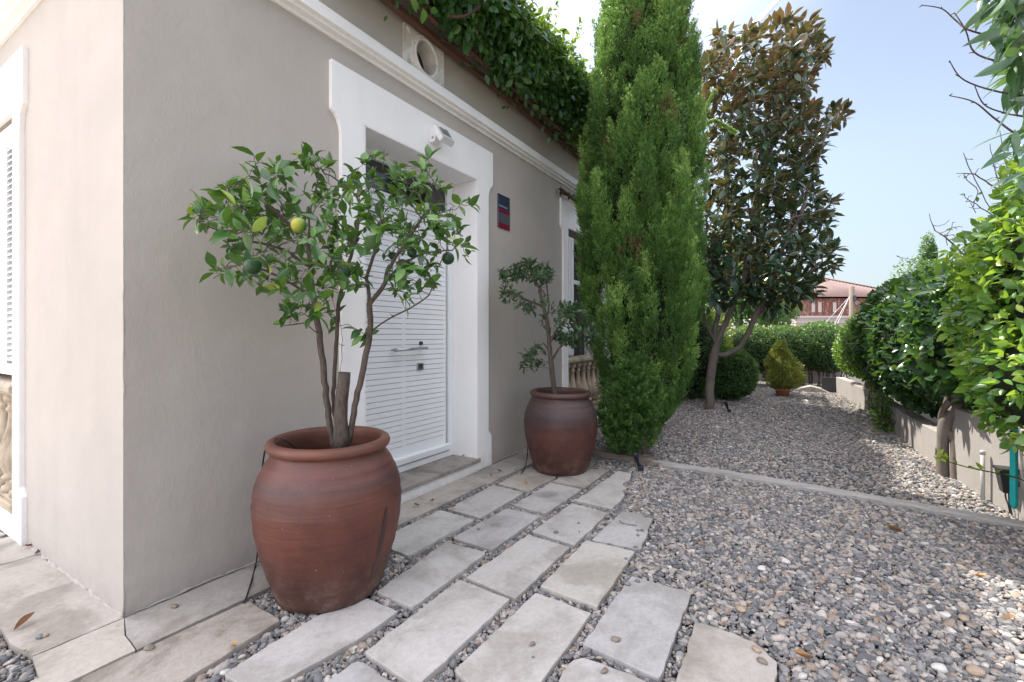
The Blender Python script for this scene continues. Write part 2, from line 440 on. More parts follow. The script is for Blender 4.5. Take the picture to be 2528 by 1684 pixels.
def arc(cx, cz, r, a0, a1, n=6):
    return [(cx+r*math.cos(a0+(a1-a0)*i/n), cz+r*math.sin(a0+(a1-a0)*i/n)) for i in range(n+1)]
def surround_outline(x0, x1, ox0, ox1, top, otop, ear, inset, sill=None, obot=0.0, foot=True):
    """white surround: outer edge with ears and flared feet, inner edge round the opening"""
    ez = top-ear
    L = [(x0, top), (x0, ez)]
    L += [(x0+.012, ez-.012), (x0+.030, ez-.026), (x0+.052, ez-.052), (x0+inset*.86, ez-.085), (x0+inset, ez-.13)]
    L += [(x0+inset, .34), (x0+inset*.35, .285), (x0+inset*.30, 0)]
    R = [(x1-(a-x0), b) for a, b in L][::-1]
    if sill is None:
        return L + [(ox0, 0.0), (ox0, otop), (ox1, otop), (ox1, 0.0)] + R
    return L, R
HOUSE = empty('villa', (0, 0, 0), 0, 'beige rendered villa with white cornice, a white slatted door and a roof terrace', 'house')
GX1 = 12.0
WINL = (1.56, 2.80, .15, 2.62)     # opening on the left wall (along y)
DOOR = (1.33, 2.638, 0.0, 2.68)
FARW = (4.63, 5.87, .15, 2.62)
mb = MB()
wall_grid(mb, 0, GX1, -.1, 4.0, [(DOOR[0], DOOR[1], -.1, DOOR[3]), FARW, (1.80, 2.076, 3.30, 3.58)], lambda u, z, d: (u, d, z), .30)
wall_grid(mb, .30, 9.0, -.1, 4.0, [WINL], lambda u, z, d: (d, u, z), .30)
mb.box((0, 8.7, -.1), (GX1, 9.0, 3.748))
mb.box((GX1-.3, .3, -.1), (GX1, 8.7, 3.748))
mb.build('wall', M['wall'], HOUSE)
mb = MB(); mb.box((.05, .05, 3.60), (GX1-.05, 8.95, 3.72)); mb.build('terrace_slab', M['wall'], HOUSE)
mb = MB()  # unseen set-back upper storey, added to shade the gravel
mb.box((.6, 1.2, 3.75), (4.7, 8.4, 6.35)); mb.build('shade_storey', M['wall'], HOUSE)
mb = MB(); mb.box((.45, 1.05, 6.35), (4.85, 8.55, 6.5)); mb.build('roof', M['trim'], HOUSE)  # unseen cap of the added storey, its height sets the shadow edge
def rough_line(name, p0, p1, r, step=.03):
    p0, p1 = np.array(p0, float), np.array(p1, float); n = int(np.linalg.norm(p1-p0)/step); mb = MB(); rg = np.random.default_rng(n)
    mb.tube([p0+(p1-p0)*i/n+rg.normal(0, r*.35, 3) for i in range(n+1)], [r*rg.uniform(.4, 1.5) for i in range(n+1)], 6); mb.build(name, M['wall'], HOUSE)
rough_line('mortar_bead', (.0, .001, .0), (1.06, .001, .0), .007); rough_line('mortar_bead', (2.93, .001, .0), (4.4, .001, .0), .008)
rough_line('mortar_bead', (.001, .0, .0), (.001, 1.36, .0), .010); rough_line('arris', (.003, .003, .0), (.003, .003, 3.14), .0032, .05)
# cornice, stepped profile, mitred at the corner
prof = [(0, 3.145), (.018, 3.145), (.018, 3.165), (.055, 3.168), (.055, 3.185), (.085, 3.190), (.085, 3.262), (.078, 3.270), (0, 3.292)]
mb = MB(); V = []; 
for (d, z) in prof: V += [(-d, 9.0, z), (-d, -d, z), (GX1, -d, z)]
F = []
for i in range(len(prof)-1):
    for k in range(2): F.append((i*3+k, i*3+k+1, (i+1)*3+k+1, (i+1)*3+k))
mb.add(V, F); mb.build('cornice', M['trim'], HOUSE)

# front door ------------------------------------------------------
door_e = empty('door', (0, 0, 0)); door_e.parent = HOUSE
out = surround_outline(1.062, 2.896, DOOR[0], DOOR[1], 3.003, DOOR[3], .31, .075)
mb = MB(); mb.prism(out, lambda a, b, k: (a, 0.0-.03*k, b)); mb.build('surround', M['trim'], HOUSE, .004)
DY = .25
mb = MB()   # jamb lining + door frame
fx0, fx1 = 1.33, 2.638
mb.box((fx0, DY, .115), (1.40, DY+.05, 2.68)); mb.box((fx1-.075, DY, .115), (fx1, DY+.05, 2.68))
mb.box((1.40, DY, 2.305), (fx1-.075, DY+.05, 2.36)); mb.box((1.40, DY, 2.635), (fx1-.075, DY+.05, 2.68))
mb.build('door_frame', M['white'], door_e, .003)
mb = MB(); mb.box((1.3305, -.029, .114), (1.336, DY-.001, 2.674)); mb.build('reveal_lining', M['trim'], HOUSE)
mb = MB(); mb.box((2.632, -.029, .114), (2.6375, DY-.001, 2.674)); mb.build('reveal_lining', M['trim'], HOUSE)
mb = MB(); mb.box((1.3365, -.0285, 2.6745), (2.6315, DY-.001, 2.6795)); mb.build('soffit_lining', M['trim'], HOUSE)
mb = MB(); LX0, LX1 = 1.425, 2.538; zz = .325; pitch = .0443
mb.box((LX0, DY+.012, .235), (LX1, DY+.045, zz-.002))
mid = 1.995
while zz < 2.26:
    mb.box((LX0, DY+.012, zz+.002), (LX1, DY+.045, zz+pitch-.002)); zz += pitch
ZT = zz
mb.box((LX0, DY+.012, ZT+.002), (LX1, DY+.045, 2.30))
mb.box((mid-.016, DY+.0135, .30), (mid+.016, DY+.03, 2.29))
mb.box((LX1-.022, DY+.0135, .30), (LX1-.003, DY+.03, 2.29)); mb.box((LX0+.003, DY+.0135, .30), (LX0+.022, DY+.03, 2.29))
mb.build('slatted_leaf', M['white'], door_e, .0009, 1)
mb = MB(); mb.box((LX0, DY+.046, .2), (LX1, DY+.06, 2.3)); mb.build('backing', M['groove'], door_e)
mb = MB(); mb.prism([(0, .17), (-.006, .172), (-.026, .186), (-.030, .232), (-.012, .242), (.012, .242), (.012, .17)], lambda a, b, k: (1.405 if k == 0 else 2.560, DY+a, b))
mb.build('weather_bar', M['white'], door_e, .002)
mb = MB(); mb.box((1.40, DY-.004, .116), (2.563, DY+.05, .166)); mb.build('threshold', M['white'], door_e, .003)
mb = MB(); mb.tube([(1.835, DY-.05, 1.128), (2.215, DY-.05, 1.136)], .0125, 12)
mb.tube([(1.86, DY-.05, 1.129), (1.86, DY+.012, 1.129)], .008, 8); mb.tube([(2.19, DY-.05, 1.135), (2.19, DY+.012, 1.135)], .008, 8)
mb.tube([(1.833, DY-.05, 1.128), (1.85, DY-.05, 1.128)], .017, 12)
mb.build('handle', M['steel'], door_e)
mb = MB(); mb.tube([(2.192, DY+.013, 1.178), (2.192, DY-.004, 1.178)], .017, 14); mb.build('keyhole', M['darkmetal'], door_e)
mb = MB(); mb.box((2.145, DY-.006, .948), (2.215, DY+.013, 1.006)); mb.build('lock_plate', M['steel'], door_e, .003)
mb = MB(); mb.box((2.162, DY-.012, .985), (2.198, DY-.005, .994)); mb.tube([(2.18, DY-.012, .974), (2.18, DY-.005, .974)], .006, 8); mb.build('lock_slot', M['black'], door_e)
mb = MB(); mb.box((1.40, DY+.03, 2.36), (2.563, DY+.036, 2.635)); mb.build('transom_pane', M['glass'], door_e)
mb = MB(); mb.box((1.40, DY-.002, 2.36), (2.563, DY+.028, 2.382)); mb.box((1.40, DY-.002, 2.612), (2.563, DY+.028, 2.635))
mb.box((1.40, DY-.002, 2.382), (1.422, DY+.028, 2.612)); mb.box((2.541, DY-.002, 2.382), (2.563, DY+.028, 2.612)); mb.build('transom_sash', M['white'], door_e, .002)
mb = MB(); mb.box((1.2, .31, -.05), (2.8, 1.1, 2.9)); mb.build('hall', M['interior'], HOUSE)
# door step
mb = MB(); mb.box((1.333, -.048, .078), (2.668, .30, .113)); mb.build('door_step', M['step'], HOUSE, .006)
mb = MB(); mb.box((1.345, -.026, -.05), (2.655, .30, .0775)); mb.build('step_riser', M['trim'], HOUSE, .003)

# balcony windows: built along u, outwards is -v -------------------
def baluster_prof():
    return [(.062, 0), (.062, .035), (.040, .045), (.040, .075), (.058, .085), (.060, .10), (.046, .112), (.052, .13),
            (.072, .18), (.078, .225), (.074, .27), (.058, .33), (.042, .39), (.032, .45), (.029, .50), (.030, .515), (.040, .525),
            (.040, .54), (.030, .55), (.033, .57), (.048, .585), (.050, .60), (.050, .635)]
def balcony_window(parent, closed, xf):
    """xf: Matrix taking local (u, v, z) to the place; local: u along wall 0..1.24, v>0 into the wall"""
    def put(o):
        o.matrix_basis = xf; return o
    w = WINL[1]-WINL[0]; zb, zt = WINL[2], WINL[3]
    L, R = surround_outline(-.208, w+.208, 0, w, 2.96, zt, .34, .067, sill=True)
    outl = L + [(-.272, 0), (w+.272, 0)] + R
    # ring: outer outline, hole via bridge
    ring = L + [(-.02, 0), (-.02, zb), (-.02+.0, zb)] 
    mb = MB()
    left = L + [(0, 0), (0, zt+.0), (0, 2.96)]
    mb.prism(left, lambda a, b, k: (a, -.025*k, b))
    right = [(w-a, b) for a, b in left][::-1]
    mb.prism(right, lambda a, b, k: (a, -.025*k, b))
    mb.box((0, -.025, zt), (w, 0, 2.96)); mb.box((0, -.025, 0), (w, 0, zb))
    s = put(mb.build('window_surround', M['trim'], parent))
    win = put(mb2('window', w, zb, zt, closed))
    win.parent = parent
    return s, win
def mb2(name, w, zb, zt, closed):
    y0 = .20
    fr = MB()
    fr.box((0, y0, zb), (.05, y0+.06, zt)); fr.box((w-.05, y0, zb), (w, y0+.06, zt)); fr.box((.05, y0, zt-.05), (w-.05, y0+.06, zt)); fr.box((.05, y0, zb), (w-.05, y0+.06, zb+.06))
    fr.box((w/2-.03, y0+.002, zb+.06), (w/2+.03, y0+.055, zt-.05))
    if not closed: fr.box((.05, y0+.004, 1.98), (w/2-.03, y0+.05, 2.04)); fr.box((w/2+.03, y0+.004, 1.98), (w-.05, y0+.05, 2.04))
    f = fr.build(name, M['white'], None, .003)
    g = MB(); g.box((.05, y0+.07, zb), (w-.05, y0+.076, zt)); g.build('pane', M['glass'] if not closed else M['groove'], f)
    if closed:
        for a, b in ((.0, .62), (.624, w)):
            sh = MB()
            y0 = .047
            zb = .965
            fl = (a == 0); a_, b_ = (a, b) if fl else (b, a); sg = 1 if fl else -1
            sh.box((min(a_+.26*sg, b_), y0-.045, zb+.03), (max(a_+.26*sg, b_), y0-.005, zt-.03))
            lo, hi = sorted((a_, a_+.26*sg))
            sh.box((lo, y0-.045, zt-.16), (hi, y0-.005, zt-.03)); sh.box((lo, y0-.045, zb+.03), (hi, y0-.005, zb+.10))
            a, b = lo-.08, hi+.08
            sh.box((a+.085, y0-.045, 1.72), (b-.085, y0-.005, 1.80)) if False else None
            z = zb+.12
            while z < zt-.17:
                sh.add([(a+.08, y0-.044, z), (b-.08, y0-.044, z), (b-.08, y0-.010, z+.030), (a+.08, y0-.010, z+.030),
                        (a+.08, y0-.044, z+.007), (b-.08, y0-.044, z+.007), (b-.08, y0-.010, z+.037), (a+.08, y0-.010, z+.037)],
                       [(0, 1, 2, 3), (7, 6, 5, 4), (0, 4, 5, 1), (1, 5, 6, 2), (2, 6, 7, 3), (3, 7, 4, 0)])
                z += .0375
            sh.build('shutter', M['white'], f, .0015, 1)
    else:
        sh = MB(); sh.box((.0, -.012, .99), (.20, .03, zt-.10)); sh.box((.03, -.022, 1.02), (.075, -.0125, zt-.13)); sh.box((.115, -.022, 1.02), (.16, -.0125, zt-.13))
        sh.build('folded_shutter', M['white'], f, .003)
    return f
# left window: local u -> +y, v -> +x
XL = Matrix(((0, 1, 0, 0), (1, 0, 0, WINL[0]), (0, 0, 1, 0), (0, 0, 0, 1)))
XF = Matrix(((1, 0, 0, FARW[0]), (0, 1, 0, 0), (0, 0, 1, 0), (0, 0, 0, 1)))
balcony_window(HOUSE, True, XL); balcony_window(HOUSE, False, XF)
def balustrade(xf, label, group):
    w = WINL[1]-WINL[0]
    e = empty('balustrade', (0, 0, 0), 0, label, 'balustrade', group); e.matrix_basis = xf
    mb = MB(); mb.prism([(-.075, .885), (-.085, .90), (-.085, .925), (-.06, .955), (.05, .965), (.058, .955), (.058, .885)], lambda a, b, k: (.003+k*(w-.006), a+.045, b)); mb.box((.003, -.006, .865), (w-.003, .085, .8845)); mb.build('handrail', M['balstone'], e, .004)
    mb = MB(); mb.box((.003, -.03, .151), (w-.003, .095, .205)); mb.box((.003, -.012, .2055), (w-.003, .088, .235)); mb.build('plinth', M['balstone'], e, .006)
    n = 7
    me = None
    for i in range(n):
        u = .08+(w-.16)*i/(n-1)
        if me is None:
            b = MB(); b.lathe([(r, z) for r, z in baluster_prof()], n=24); b.box((-.045, -.045, .6355), (.045, .045, .6495)) if False else None
            o = b.build('baluster', M['balstone'], e); me = o.data
        else: o = link('baluster', me, None, e)
        o.location = (u, .04, .2355)
balustrade(XL, 'sand coloured stone balustrade in front of the closed white shutters', 'stone window balustrades')
balustrade(XF, 'grey stone balustrade at the far window, half hidden behind the cypress', 'stone window balustrades')
mb = MB(); mb.box((4.5, .31, -.05), (6.2, 1.2, 2.9)); mb.build('far_room', M['interior'], HOUSE)
mb = MB(); mb.box((.31, 1.5, -.05), (1.2, 3.2, 2.9)); mb.build('left_room', M['interior'], HOUSE)

# oculus: carved vent panel
oc = empty('oculus', (1.938, 0, 3.44)); oc.parent = HOUSE
mb = MB(); n = 40; sq = []; 
hw, hz = .226, .150
inner = [(.118*math.cos(2*PI*i/n), .128*math.sin(2*PI*i/n)) for i in range(n)]
outer = []
for i in range(n):
    a = 2*PI*i/n; c, s = math.cos(a), math.sin(a); k = min(hw/max(abs(c), 1e-6), .165/max(abs(s), 1e-6)); outer.append((c*k, s*k))
V = [(a, -.028, b) for a, b in outer]+[(a, -.028, b) for a, b in inner]+[(a, .0, b) for a, b in outer]+[(a, .10, b) for a, b in inner]
F = []
for i in range(n):
    j = (i+1) % n
    F += [(i, j, n+j, n+i), (i, 2*n+i, 2*n+j, j), (n+i, n+j, 3*n+j, 3*n+i)]
mb.add(V, F); mb.build('panel', M['ornament'], oc)
mb = MB()
def ring(mb, a, b, rr, y):
    pts = [(a*math.cos(2*PI*i/48), y, b*math.sin(2*PI*i/48)) for i in range(49)]
    mb.tube(pts, rr, 8)
ring(mb, .128, .138, .014, -.036); ring(mb, .152, .158, .009, -.032)
for i in range(26):
    a = 2*PI*i/26; mb.lathe([(.0, -.006), (.007, -.004), (.008, 0), (.006, .005), (0, .007)], (.140*math.cos(a), -.040, .149*math.sin(a)), 8)
for sx in (-1, 1):     # acanthus curls in the corners
    for sz in (-1, 1):
        for q in range(3):
            pts = []
            for i in range(10):
                t_ = i/9; an = .6+2.6*t_; r_ = .045*(1-t_*.6)-.008*q
                pts.append((sx*(.185+r_*math.cos(an)*.6), -.030-.004*q, sz*(.118+r_*math.sin(an)*.5-.012*q)))
            mb.tube(pts, [.008*(1-.07*i) for i in range(10)], 6)
mb.build('carving', M['ornament'], oc)
mb = MB(); mb.box((-.137, .102, -.139), (.137, .25, .139)); mb.build('vent_opening', M['interior'], oc)

# roof terrace rails of dark brown timber under the vine, mesh screen above
M['brown'] = wood_mat('brown_timber', (.10, .045, .03), (.15, .075, .05))
perg = empty('pergola', (0, 0, 3.6), 0, 'dark brown timber rails under the climbing vine along the terrace edge', 'pergola')
for (y, z, h, w) in ((-.07, 3.590, .05, .05), (-.19, 3.625, .04, .04)):
    mb = MB(); mb.box((.3, y-w/2, z-3.6), (GX1, y+w/2, z-3.6+h)); mb.build('rail', M['brown'], perg, .004)
for i in range(14):
    x = .7+i*.83
    mb = MB(); mb.add([(x, -.045, -.02), (x+.03, -.045, -.02), (x+.03, -.24, .0), (x, -.24, .0), (x, -.045, .008), (x+.03, -.045, .008), (x+.03, -.24, .03), (x, -.24, .03)],
                      [(0, 1, 2, 3), (7, 6, 5, 4), (0, 4, 5, 1), (1, 5, 6, 2), (2, 6, 7, 3), (3, 7, 4, 0)])
    o = mb.build('joist', M['brown'], perg); o.location = (0, 0, .048)
scr = empty('mesh_screen', (0, 0, 3.76), 0, 'tall wire mesh screen above the vine against the sky', 'screen')
M['mesh'] = plain('weathered_mesh', (.25, .235, .22), .6, .2)
mb = MB(); mb.box((1, .04, .90), (GX1, .09, .95)); mb.build('top_rail', M['mesh'], scr)
for i in range(8):
    x = 2.0+1.4*i; mb = MB(); mb.box((x, .045, .0), (x+.04, .085, .90)); mb.build('post', M['mesh'], scr)
mb = MB(); x = 2.6
while x < GX1:
    for s in (1, -1):
        mb.tube([(x, .065, .5 if x > 2 else .0), (x+.4*s, .065, .9)], .0035, 4, cap=False)
    x += .035
mb.build('wire_lattice', M['mesh'], scr)

# floodlight over the door
M['lampwhite'] = plain('lamp_plastic', (.78, .78, .78), .4)
M['lampgrey'] = plain('lamp_bezel', (.50, .52, .53), .4)
M['lampglass'] = plain('lamp_lens', (.18, .19, .18), .2, 0, .2, 60)
fl = empty('floodlight', (2.02, -.031, 2.845), 0, 'small white floodlight on the white surround above the door', 'floodlight')
mb = MB(); mb.prism([(0, -.055), (0, .055), (-.035, .06), (-.075, .075), (-.10, .06), (-.06, -.01), (-.05, -.05)], lambda a, b, k: (-.035+.07*k, a, b)); mb.build('bracket', M['lampwhite'], fl, .004)
mb = MB(); mb.tube([(-.037, -.03, -.02), (-.034, -.03, -.02)], .012, 12); mb.build('screw', M['steel'], fl)
hd = empty('head', (.02, -.095, .0)); hd.parent = fl; hd.rotation_euler = (math.radians(-32), 0, 0)
mb = MB(); mb.box((-.075, -.02, -.075), (.075, .025, .07)); h = mb.build('housing', M['lampwhite'], hd, .008)
mb = MB(); mb.box((-.072, -.026, -.072), (.072, -.0205, .067)); mb.build('bezel', M['lampgrey'], hd, .004)
mb = MB(); mb.box((-.052, -.029, -.028), (.052, -.0265, .05)); mb.build('lens', M['lampglass'], hd, .002)
# plaque
M['navy'] = plain('navy_plate', (.045, .055, .10), .18, .2, .15, 20, 0, .7)
M['crimson'] = plain('crimson_band', (.22, .012, .035), .2, 0, .08, 20, 0, .7)
M['slate'] = plain('slate_band', (.085, .09, .11), .3, 0, .1, 40, 0)
pq = empty('plaque', (3.01, 0, 2.32), 0, 'glossy dark blue and crimson striped plaque on the wall right of the door', 'plaque')
mb = MB(); mb.box((0, -.012, 0), (.221, 0, .335)); mb.build('plate', M['navy'], pq, .003)
mb = MB(); mb.box((.004, -.0145, .155), (.217, -.0122, .188)); mb.build('crimson_band', M['crimson'], pq); mb = MB(); mb.box((.004, -.0145, .004), (.217, -.0122, .048)); mb.build('crimson_band', M['crimson'], pq)
mb = MB(); mb.box((.004, -.0143, .050), (.217, -.0122, .153)); mb.build('slate_band', M['slate'], pq)
M['palemark'] = plain('pale_mark', (.35, .37, .42), .4)
mb = MB()
for i in range(9):
    x = .025+.017*i; mb.box((x, -.0135, .212), (x+.010, -.0121, .212+.012+(.006 if i in (0, 3) else 0)))
mb.build('lettering', M['palemark'], pq)
# ------------------------------------------------------------ paving
SLABS = []
def slab(poly, mat, label, group='rectangular paving slabs in the gravel', z=0.0, th=.05, wob=.0026, name='paving_slab', rnd_c=.010, step=.05):
    P2 = [np.array(p[:2], float) for p in poly]
    c = sum(P2)/len(P2)
    out = []
    n = len(P2)
    for i in range(n):
        a, b, p = P2[i], P2[(i+1) % n], P2[i-1]
        # clipped corner
        ea = (b-a)/np.linalg.norm(b-a); ep = (p-a)/np.linalg.norm(p-a)
        k = rnd_c*random.uniform(.3, 1.2)
        out.append(a+ep*k); out.append(a+(ea+ep)*k*.25); out.append(a+ea*k)
        L = np.linalg.norm(b-a); m = int(L/step)
        nrm = np.array([-ea[1], ea[0]])
        for j in range(1, m):
            out.append(a+ea*L*j/m+nrm*random.gauss(0, wob))
    SLABS.append(np.array(out))
    mb = MB(); dz = z+random.uniform(-.003, .003)
    mb.prism([(q[0]-c[0], q[1]-c[1]) for q in out], lambda a, b, k: (a, b, -th*(1-k)))
    o = mb.build(name, mat, None, .006, 2); o.location = (c[0], c[1], dz)
    m = o.data
    m.polygons.foreach_set('use_smooth', [False]*len(m.polygons))
    tag(o, label, 'paving slab', group)
    return o
def g3(*pts): return [gnd(*c3(*p)) for p in pts]
def g4(*pts): return [gnd(*c4(*p)) for p in pts]
def g2(*pts): return [gnd(*c2(*p)) for p in pts]
def g1(*pts): return [gnd(*c1(*p)) for p in pts]
def v2(x, y): return np.array([x, y, 0.0])

# strips beside the left wall and along the facade (hairline joints)
p1 = g1((0, 490), (380, 398)); pA = g1((0, 828), (640, 612)); pB = g1((270, 1245), (990, 942))
y1, yA, yB = p1[0][1], (pA[0][1]+pA[1][1])/2, -.012
slab([v2(-1.02, y1+.004), v2(-.004, y1+.004), v2(-.004, 1.62), v2(-1.05, 1.62)], M['slab_cream'], 'worn cream slab beside the left wall under the white window surround', wob=.0008, rnd_c=.003)
slab([v2(-1.00, yA+.004), v2(-.004, yA+.004), v2(-.004, y1-.001), v2(-1.03, y1-.001)], M['slab_cream'], 'worn cream slab against the left wall, second from the house corner', wob=.0008, rnd_c=.003)
e = g1((270, 1245), (200, 1200), (90, 1150), (0, 1010), (-120, 930))
slab([v2(-.004, yB+.002), v2(-.004, yA-.001), v2(-.88, yA-.001), e[4], e[3], e[2], e[1], e[0]], M['slab_cream'], 'cream slab at the foot of the house corner with gravel lapping its outer end', wob=.001, rnd_c=.003)
q = g1((270, 1250), (1010, 945), (1040, 1070), (1140, 1200), (600, 1450), (430, 1530), (330, 1420))
SL_X = g1((1140, 1200), (2190, 690))
gy = (SL_X[0][1]+SL_X[1][1])/2+.006
slab([q[0], v2(-.002, yB-.002), q[2]+(-.002, 0, 0), v2(q[3][0]-.002, gy), v2(-.62, gy), q[6]], M['slab_cream'], 'cracked cream slab just outside the house corner', wob=.001, rnd_c=.003)
slab([v2(.0, yB-.002), v2(1.30, yB-.004), v2(1.30, gy), v2(q[3][0]+.003, gy), q[2]+(.003, 0, 0)], M['slab_cream'], 'long cream slab at the wall foot running behind the big terracotta pot', wob=.001, rnd_c=.004)
j = g4((640, 348), (842, 378)); r0 = g4((842, 380), (130, 716))
yr = r0[0][1]; yr2 = r0[1][1]
slab([v2(1.306, -.03), v2(j[0][0]-.003, -.03), v2(j[1][0]-.003, yr+.0), v2(1.306, yr2)], M['slab_cream'], 'cream slab along the white riser of the door step', wob=.001, rnd_c=.005)
k4 = g4((865, 380), (1215, 215))
slab([v2(j[0][0]+.003, -.03), v2(3.62, -.006), v2(3.60, k4[1][1]), v2(j[1][0]+.005, k4[0][1])], M['slab_cream'], 'cream slab at the wall foot beyond the door, running behind the darker pot', wob=.001, rnd_c=.005)
slab(g1((2060, 787), (2330, 948), (1500, 1470), (1250, 1620), (560, 1560), (700, 1420), (1330, 1125)), M['slab_brown'], 'rough brownish slab with its end by the foot of the big terracotta pot', wob=.002)
S6 = g2((-150, 1395), (0, 1290), (625, 905), (1030, 765), (1285, 872), (945, 1110), (460, 1462), (300, 1580))
dirx = np.array([1., 0, 0])
wv = S6[4]-S6[3]
a6 = g2((-160, 1400))[0]
slab([a6, g2((0, 1290))[0], g2((625, 905))[0], g2((1030, 765))[0], S6[4], g2((945, 1112))[0], a6+wv*1.02+dirx*.02], M['slab'], 'long pale slab the front of the big terracotta pot stands on')
a = g2((650, 1459), (930, 1280), (1000, 1288), (1250, 1462))
slab([a[1]-dirx*.40, a[1], a[2], a[2]+(a[3]-a[2])*1.9, a[2]+(a[3]-a[2])*1.9-dirx*.46], M['slab'], 'pale grey slab cut off by the bottom edge, nearest the long pale slab', rnd_c=.02)
slab(g2((1010, 1212), (1800, 610), (2215, 772), (1440, 1510)), M['slab'], 'large pale slab with a faint brown smudge, in front of the big terracotta pot')
slab(g2((1105, 712), (1690, 292), (2015, 388), (1412, 838)), slab_mat('limestone_ghost_ring', PALE, PALED, (.10, .02, .07, (.50, .50, .48), .05)), 'pale slab with a lighter ring mark touching the right side of the big terracotta pot')
slab(g2((1240, 362), (1180, 250), (1640, 30), (1920, 112), (1372, 412)), slab_mat('bluish_limestone', (.46, .46, .45), (.38, .375, .365)), 'bluish grey slab right of the big pot, in the second row from the step')
slab(g4((520, 590), (900, 392), (1150, 455), (788, 667)), M['slab'], 'grey slab with a small dark mottle in front of the door step')
slab(g4((940, 380), (1190, 255), (1420, 290), (1420, 330), (1192, 442)), M['slab_cream'], 'sandy slab with one dry leaf touching the left foot of the darker pot')
slab(g4((1400, 362), (1560, 262), (1870, 263), (1660, 418)), M['slab_cream'], 'sandy slab under the right foot of the darker pot')
slab(g4((1065, 560), (1380, 376), (1635, 430), (1330, 630)), slab_mat('mould_stained_limestone', PALE, PALED, (.03, .02, .065, (.16, .155, .15), .07)), 'slab with a black mouldy smear in its middle')
slab(g4((565, 832), (1015, 588), (1290, 650), (890, 932)), slab_mat('eroded_limestone', PALE, PALED, (.0, .03, .055, (.20, .185, .17), .008)), 'slab with a sharp edged brown eroded patch')
slab(g4((1220, 777), (1555, 542), (1850, 622), (1577, 887)), M['slab'], 'pale slab right of the eroded slab, with three loose pebbles')
slab(g4((1585, 522), (1935, 277), (2045, 300), (2035, 350), (1980, 372), (1975, 395), (2010, 420), (1975, 440), (1992, 475), (1960, 520), (1890, 587)), M['slab'], 'jagged ended slab nearest the black spike light', wob=.004)
slab(g3((805, 407), (1040, 190), (1180, 205), (1215, 235), (1275, 242), (1255, 290), (1235, 330), (1240, 350), (1225, 390), (1210, 410), (1190, 472), (1140, 477)), M['slab'], 'pale slab with ragged outer end and a curled dry stalk on it', wob=.004)
slab(g3((-150, 698), (320, 370), (640, 467), (225, 857)), M['slab'], 'pale slab with a small white fleck, between the eroded slab and the big smudged slab')
slab(g3((415, 767), (770, 415), (1138, 502), (850, 927)), slab_mat('yellowed_limestone', (.47, .455, .42), (.385, .36, .32)), 'yellowish pale slab beside the gravel, one small pebble near its far corner')
slab(g3((740, 1207), (1112, 690), (1570, 815), (1325, 1470)), M['slab'], 'largest pale slab, bordered by gravel on its right, with a flat brown pebble on it', rnd_c=.006)
slab(g3((-242, 1398), (380, 812), (805, 967), (330, 1620), (-60, 1560), (-190, 1460)), M['slab'], 'large pale slab at the bottom with a white paint fleck and one loose pebble', rnd_c=.012)
slab(g3((540, 1520), (640, 1350), (700, 1320), (745, 1315), (1240, 1505), (1130, 1640)), M['slab'], 'round cornered slab at the bottom edge with a brown pebble on top', rnd_c=.02)
slab(g3((1450, 1499), (1600, 1040), (1700, 1065), (1900, 1130), (2060, 1200), (2130, 1260), (2225, 1350), (2215, 1560), (1430, 1640)), M['slab_cream'], 'cream slab with a curved broken edge, farthest right at the bottom', wob=.003, step=.03)
SLABS.append(np.array([[1.30, -.05], [2.95, -.05], [2.95, .3], [1.30, .3]]))

def in_poly(P, poly):
    x, y = P[:, 0], P[:, 1]; inside = np.zeros(len(P), bool); n = len(poly)
    for i in range(n):
        x0, y0 = poly[i][:2]; x1, y1_ = poly[(i+1) % n][:2]
        c = ((y0 > y) != (y1_ > y)) & (x < (x1-x0)*(y-y0)/((y1_-y0) or 1e-12)+x0)
        inside ^= c
    return inside
def dist_poly(P, poly):
    d = np.full(len(P), 1e9); n = len(poly)
    for i in range(n):
        a = np.array(poly[i][:2]); b = np.array(poly[(i+1) % n][:2]); ab = b-a
        t = np.clip(((P[:, :2]-a)@ab)/(ab@ab+1e-12), 0, 1)
        d = np.minimum(d, np.linalg.norm(P[:, :2]-(a+t[:, None]*ab), axis=1))
    return d
def wave(P, s, seed):
    r = np.random.default_rng(seed); out = np.zeros(len(P))
    for k in range(5):
        w = r.normal(size=P.shape[1])*s*(1.0+.6*k); ph = r.uniform(0, 6.28)
        out += np.sin(P@w+ph)/(1+.5*k)
    return out/2.2

# ------------------------------------------------------------ gravel
def stone_variants():
    coll = bpy.data.collections.new('stones')
    for i in range(10):
        bm = bmesh.new(); bmesh.ops.create_icosphere(bm, subdivisions=2, radius=1.0)
        r = np.random.default_rng(50+i)
        ax = r.normal(size=(7, 3)); ax /= np.linalg.norm(ax, axis=1)[:, None]; lim = r.uniform(.62, .95, 7)
        sx, sy, sz = r.uniform(.85, 1.25), r.uniform(.65, .9), r.uniform(.42, .62)
        for v in bm.verts:
            c = np.array(v.co)
            for a_, l_ in zip(ax, lim):
                d = c@a_
                if d > l_: c = c-a_*(d-l_)*.8
            v.co = (c[0]*sx, c[1]*sy, c[2]*sz)
        for f in bm.faces: f.smooth = True
        me = bpy.data.meshes.new('stone'); bm.to_mesh(me); bm.free()
        me.materials.append(M['stone'])
        o = bpy.data.objects.new('stone', me); coll.objects.link(o)
    return coll
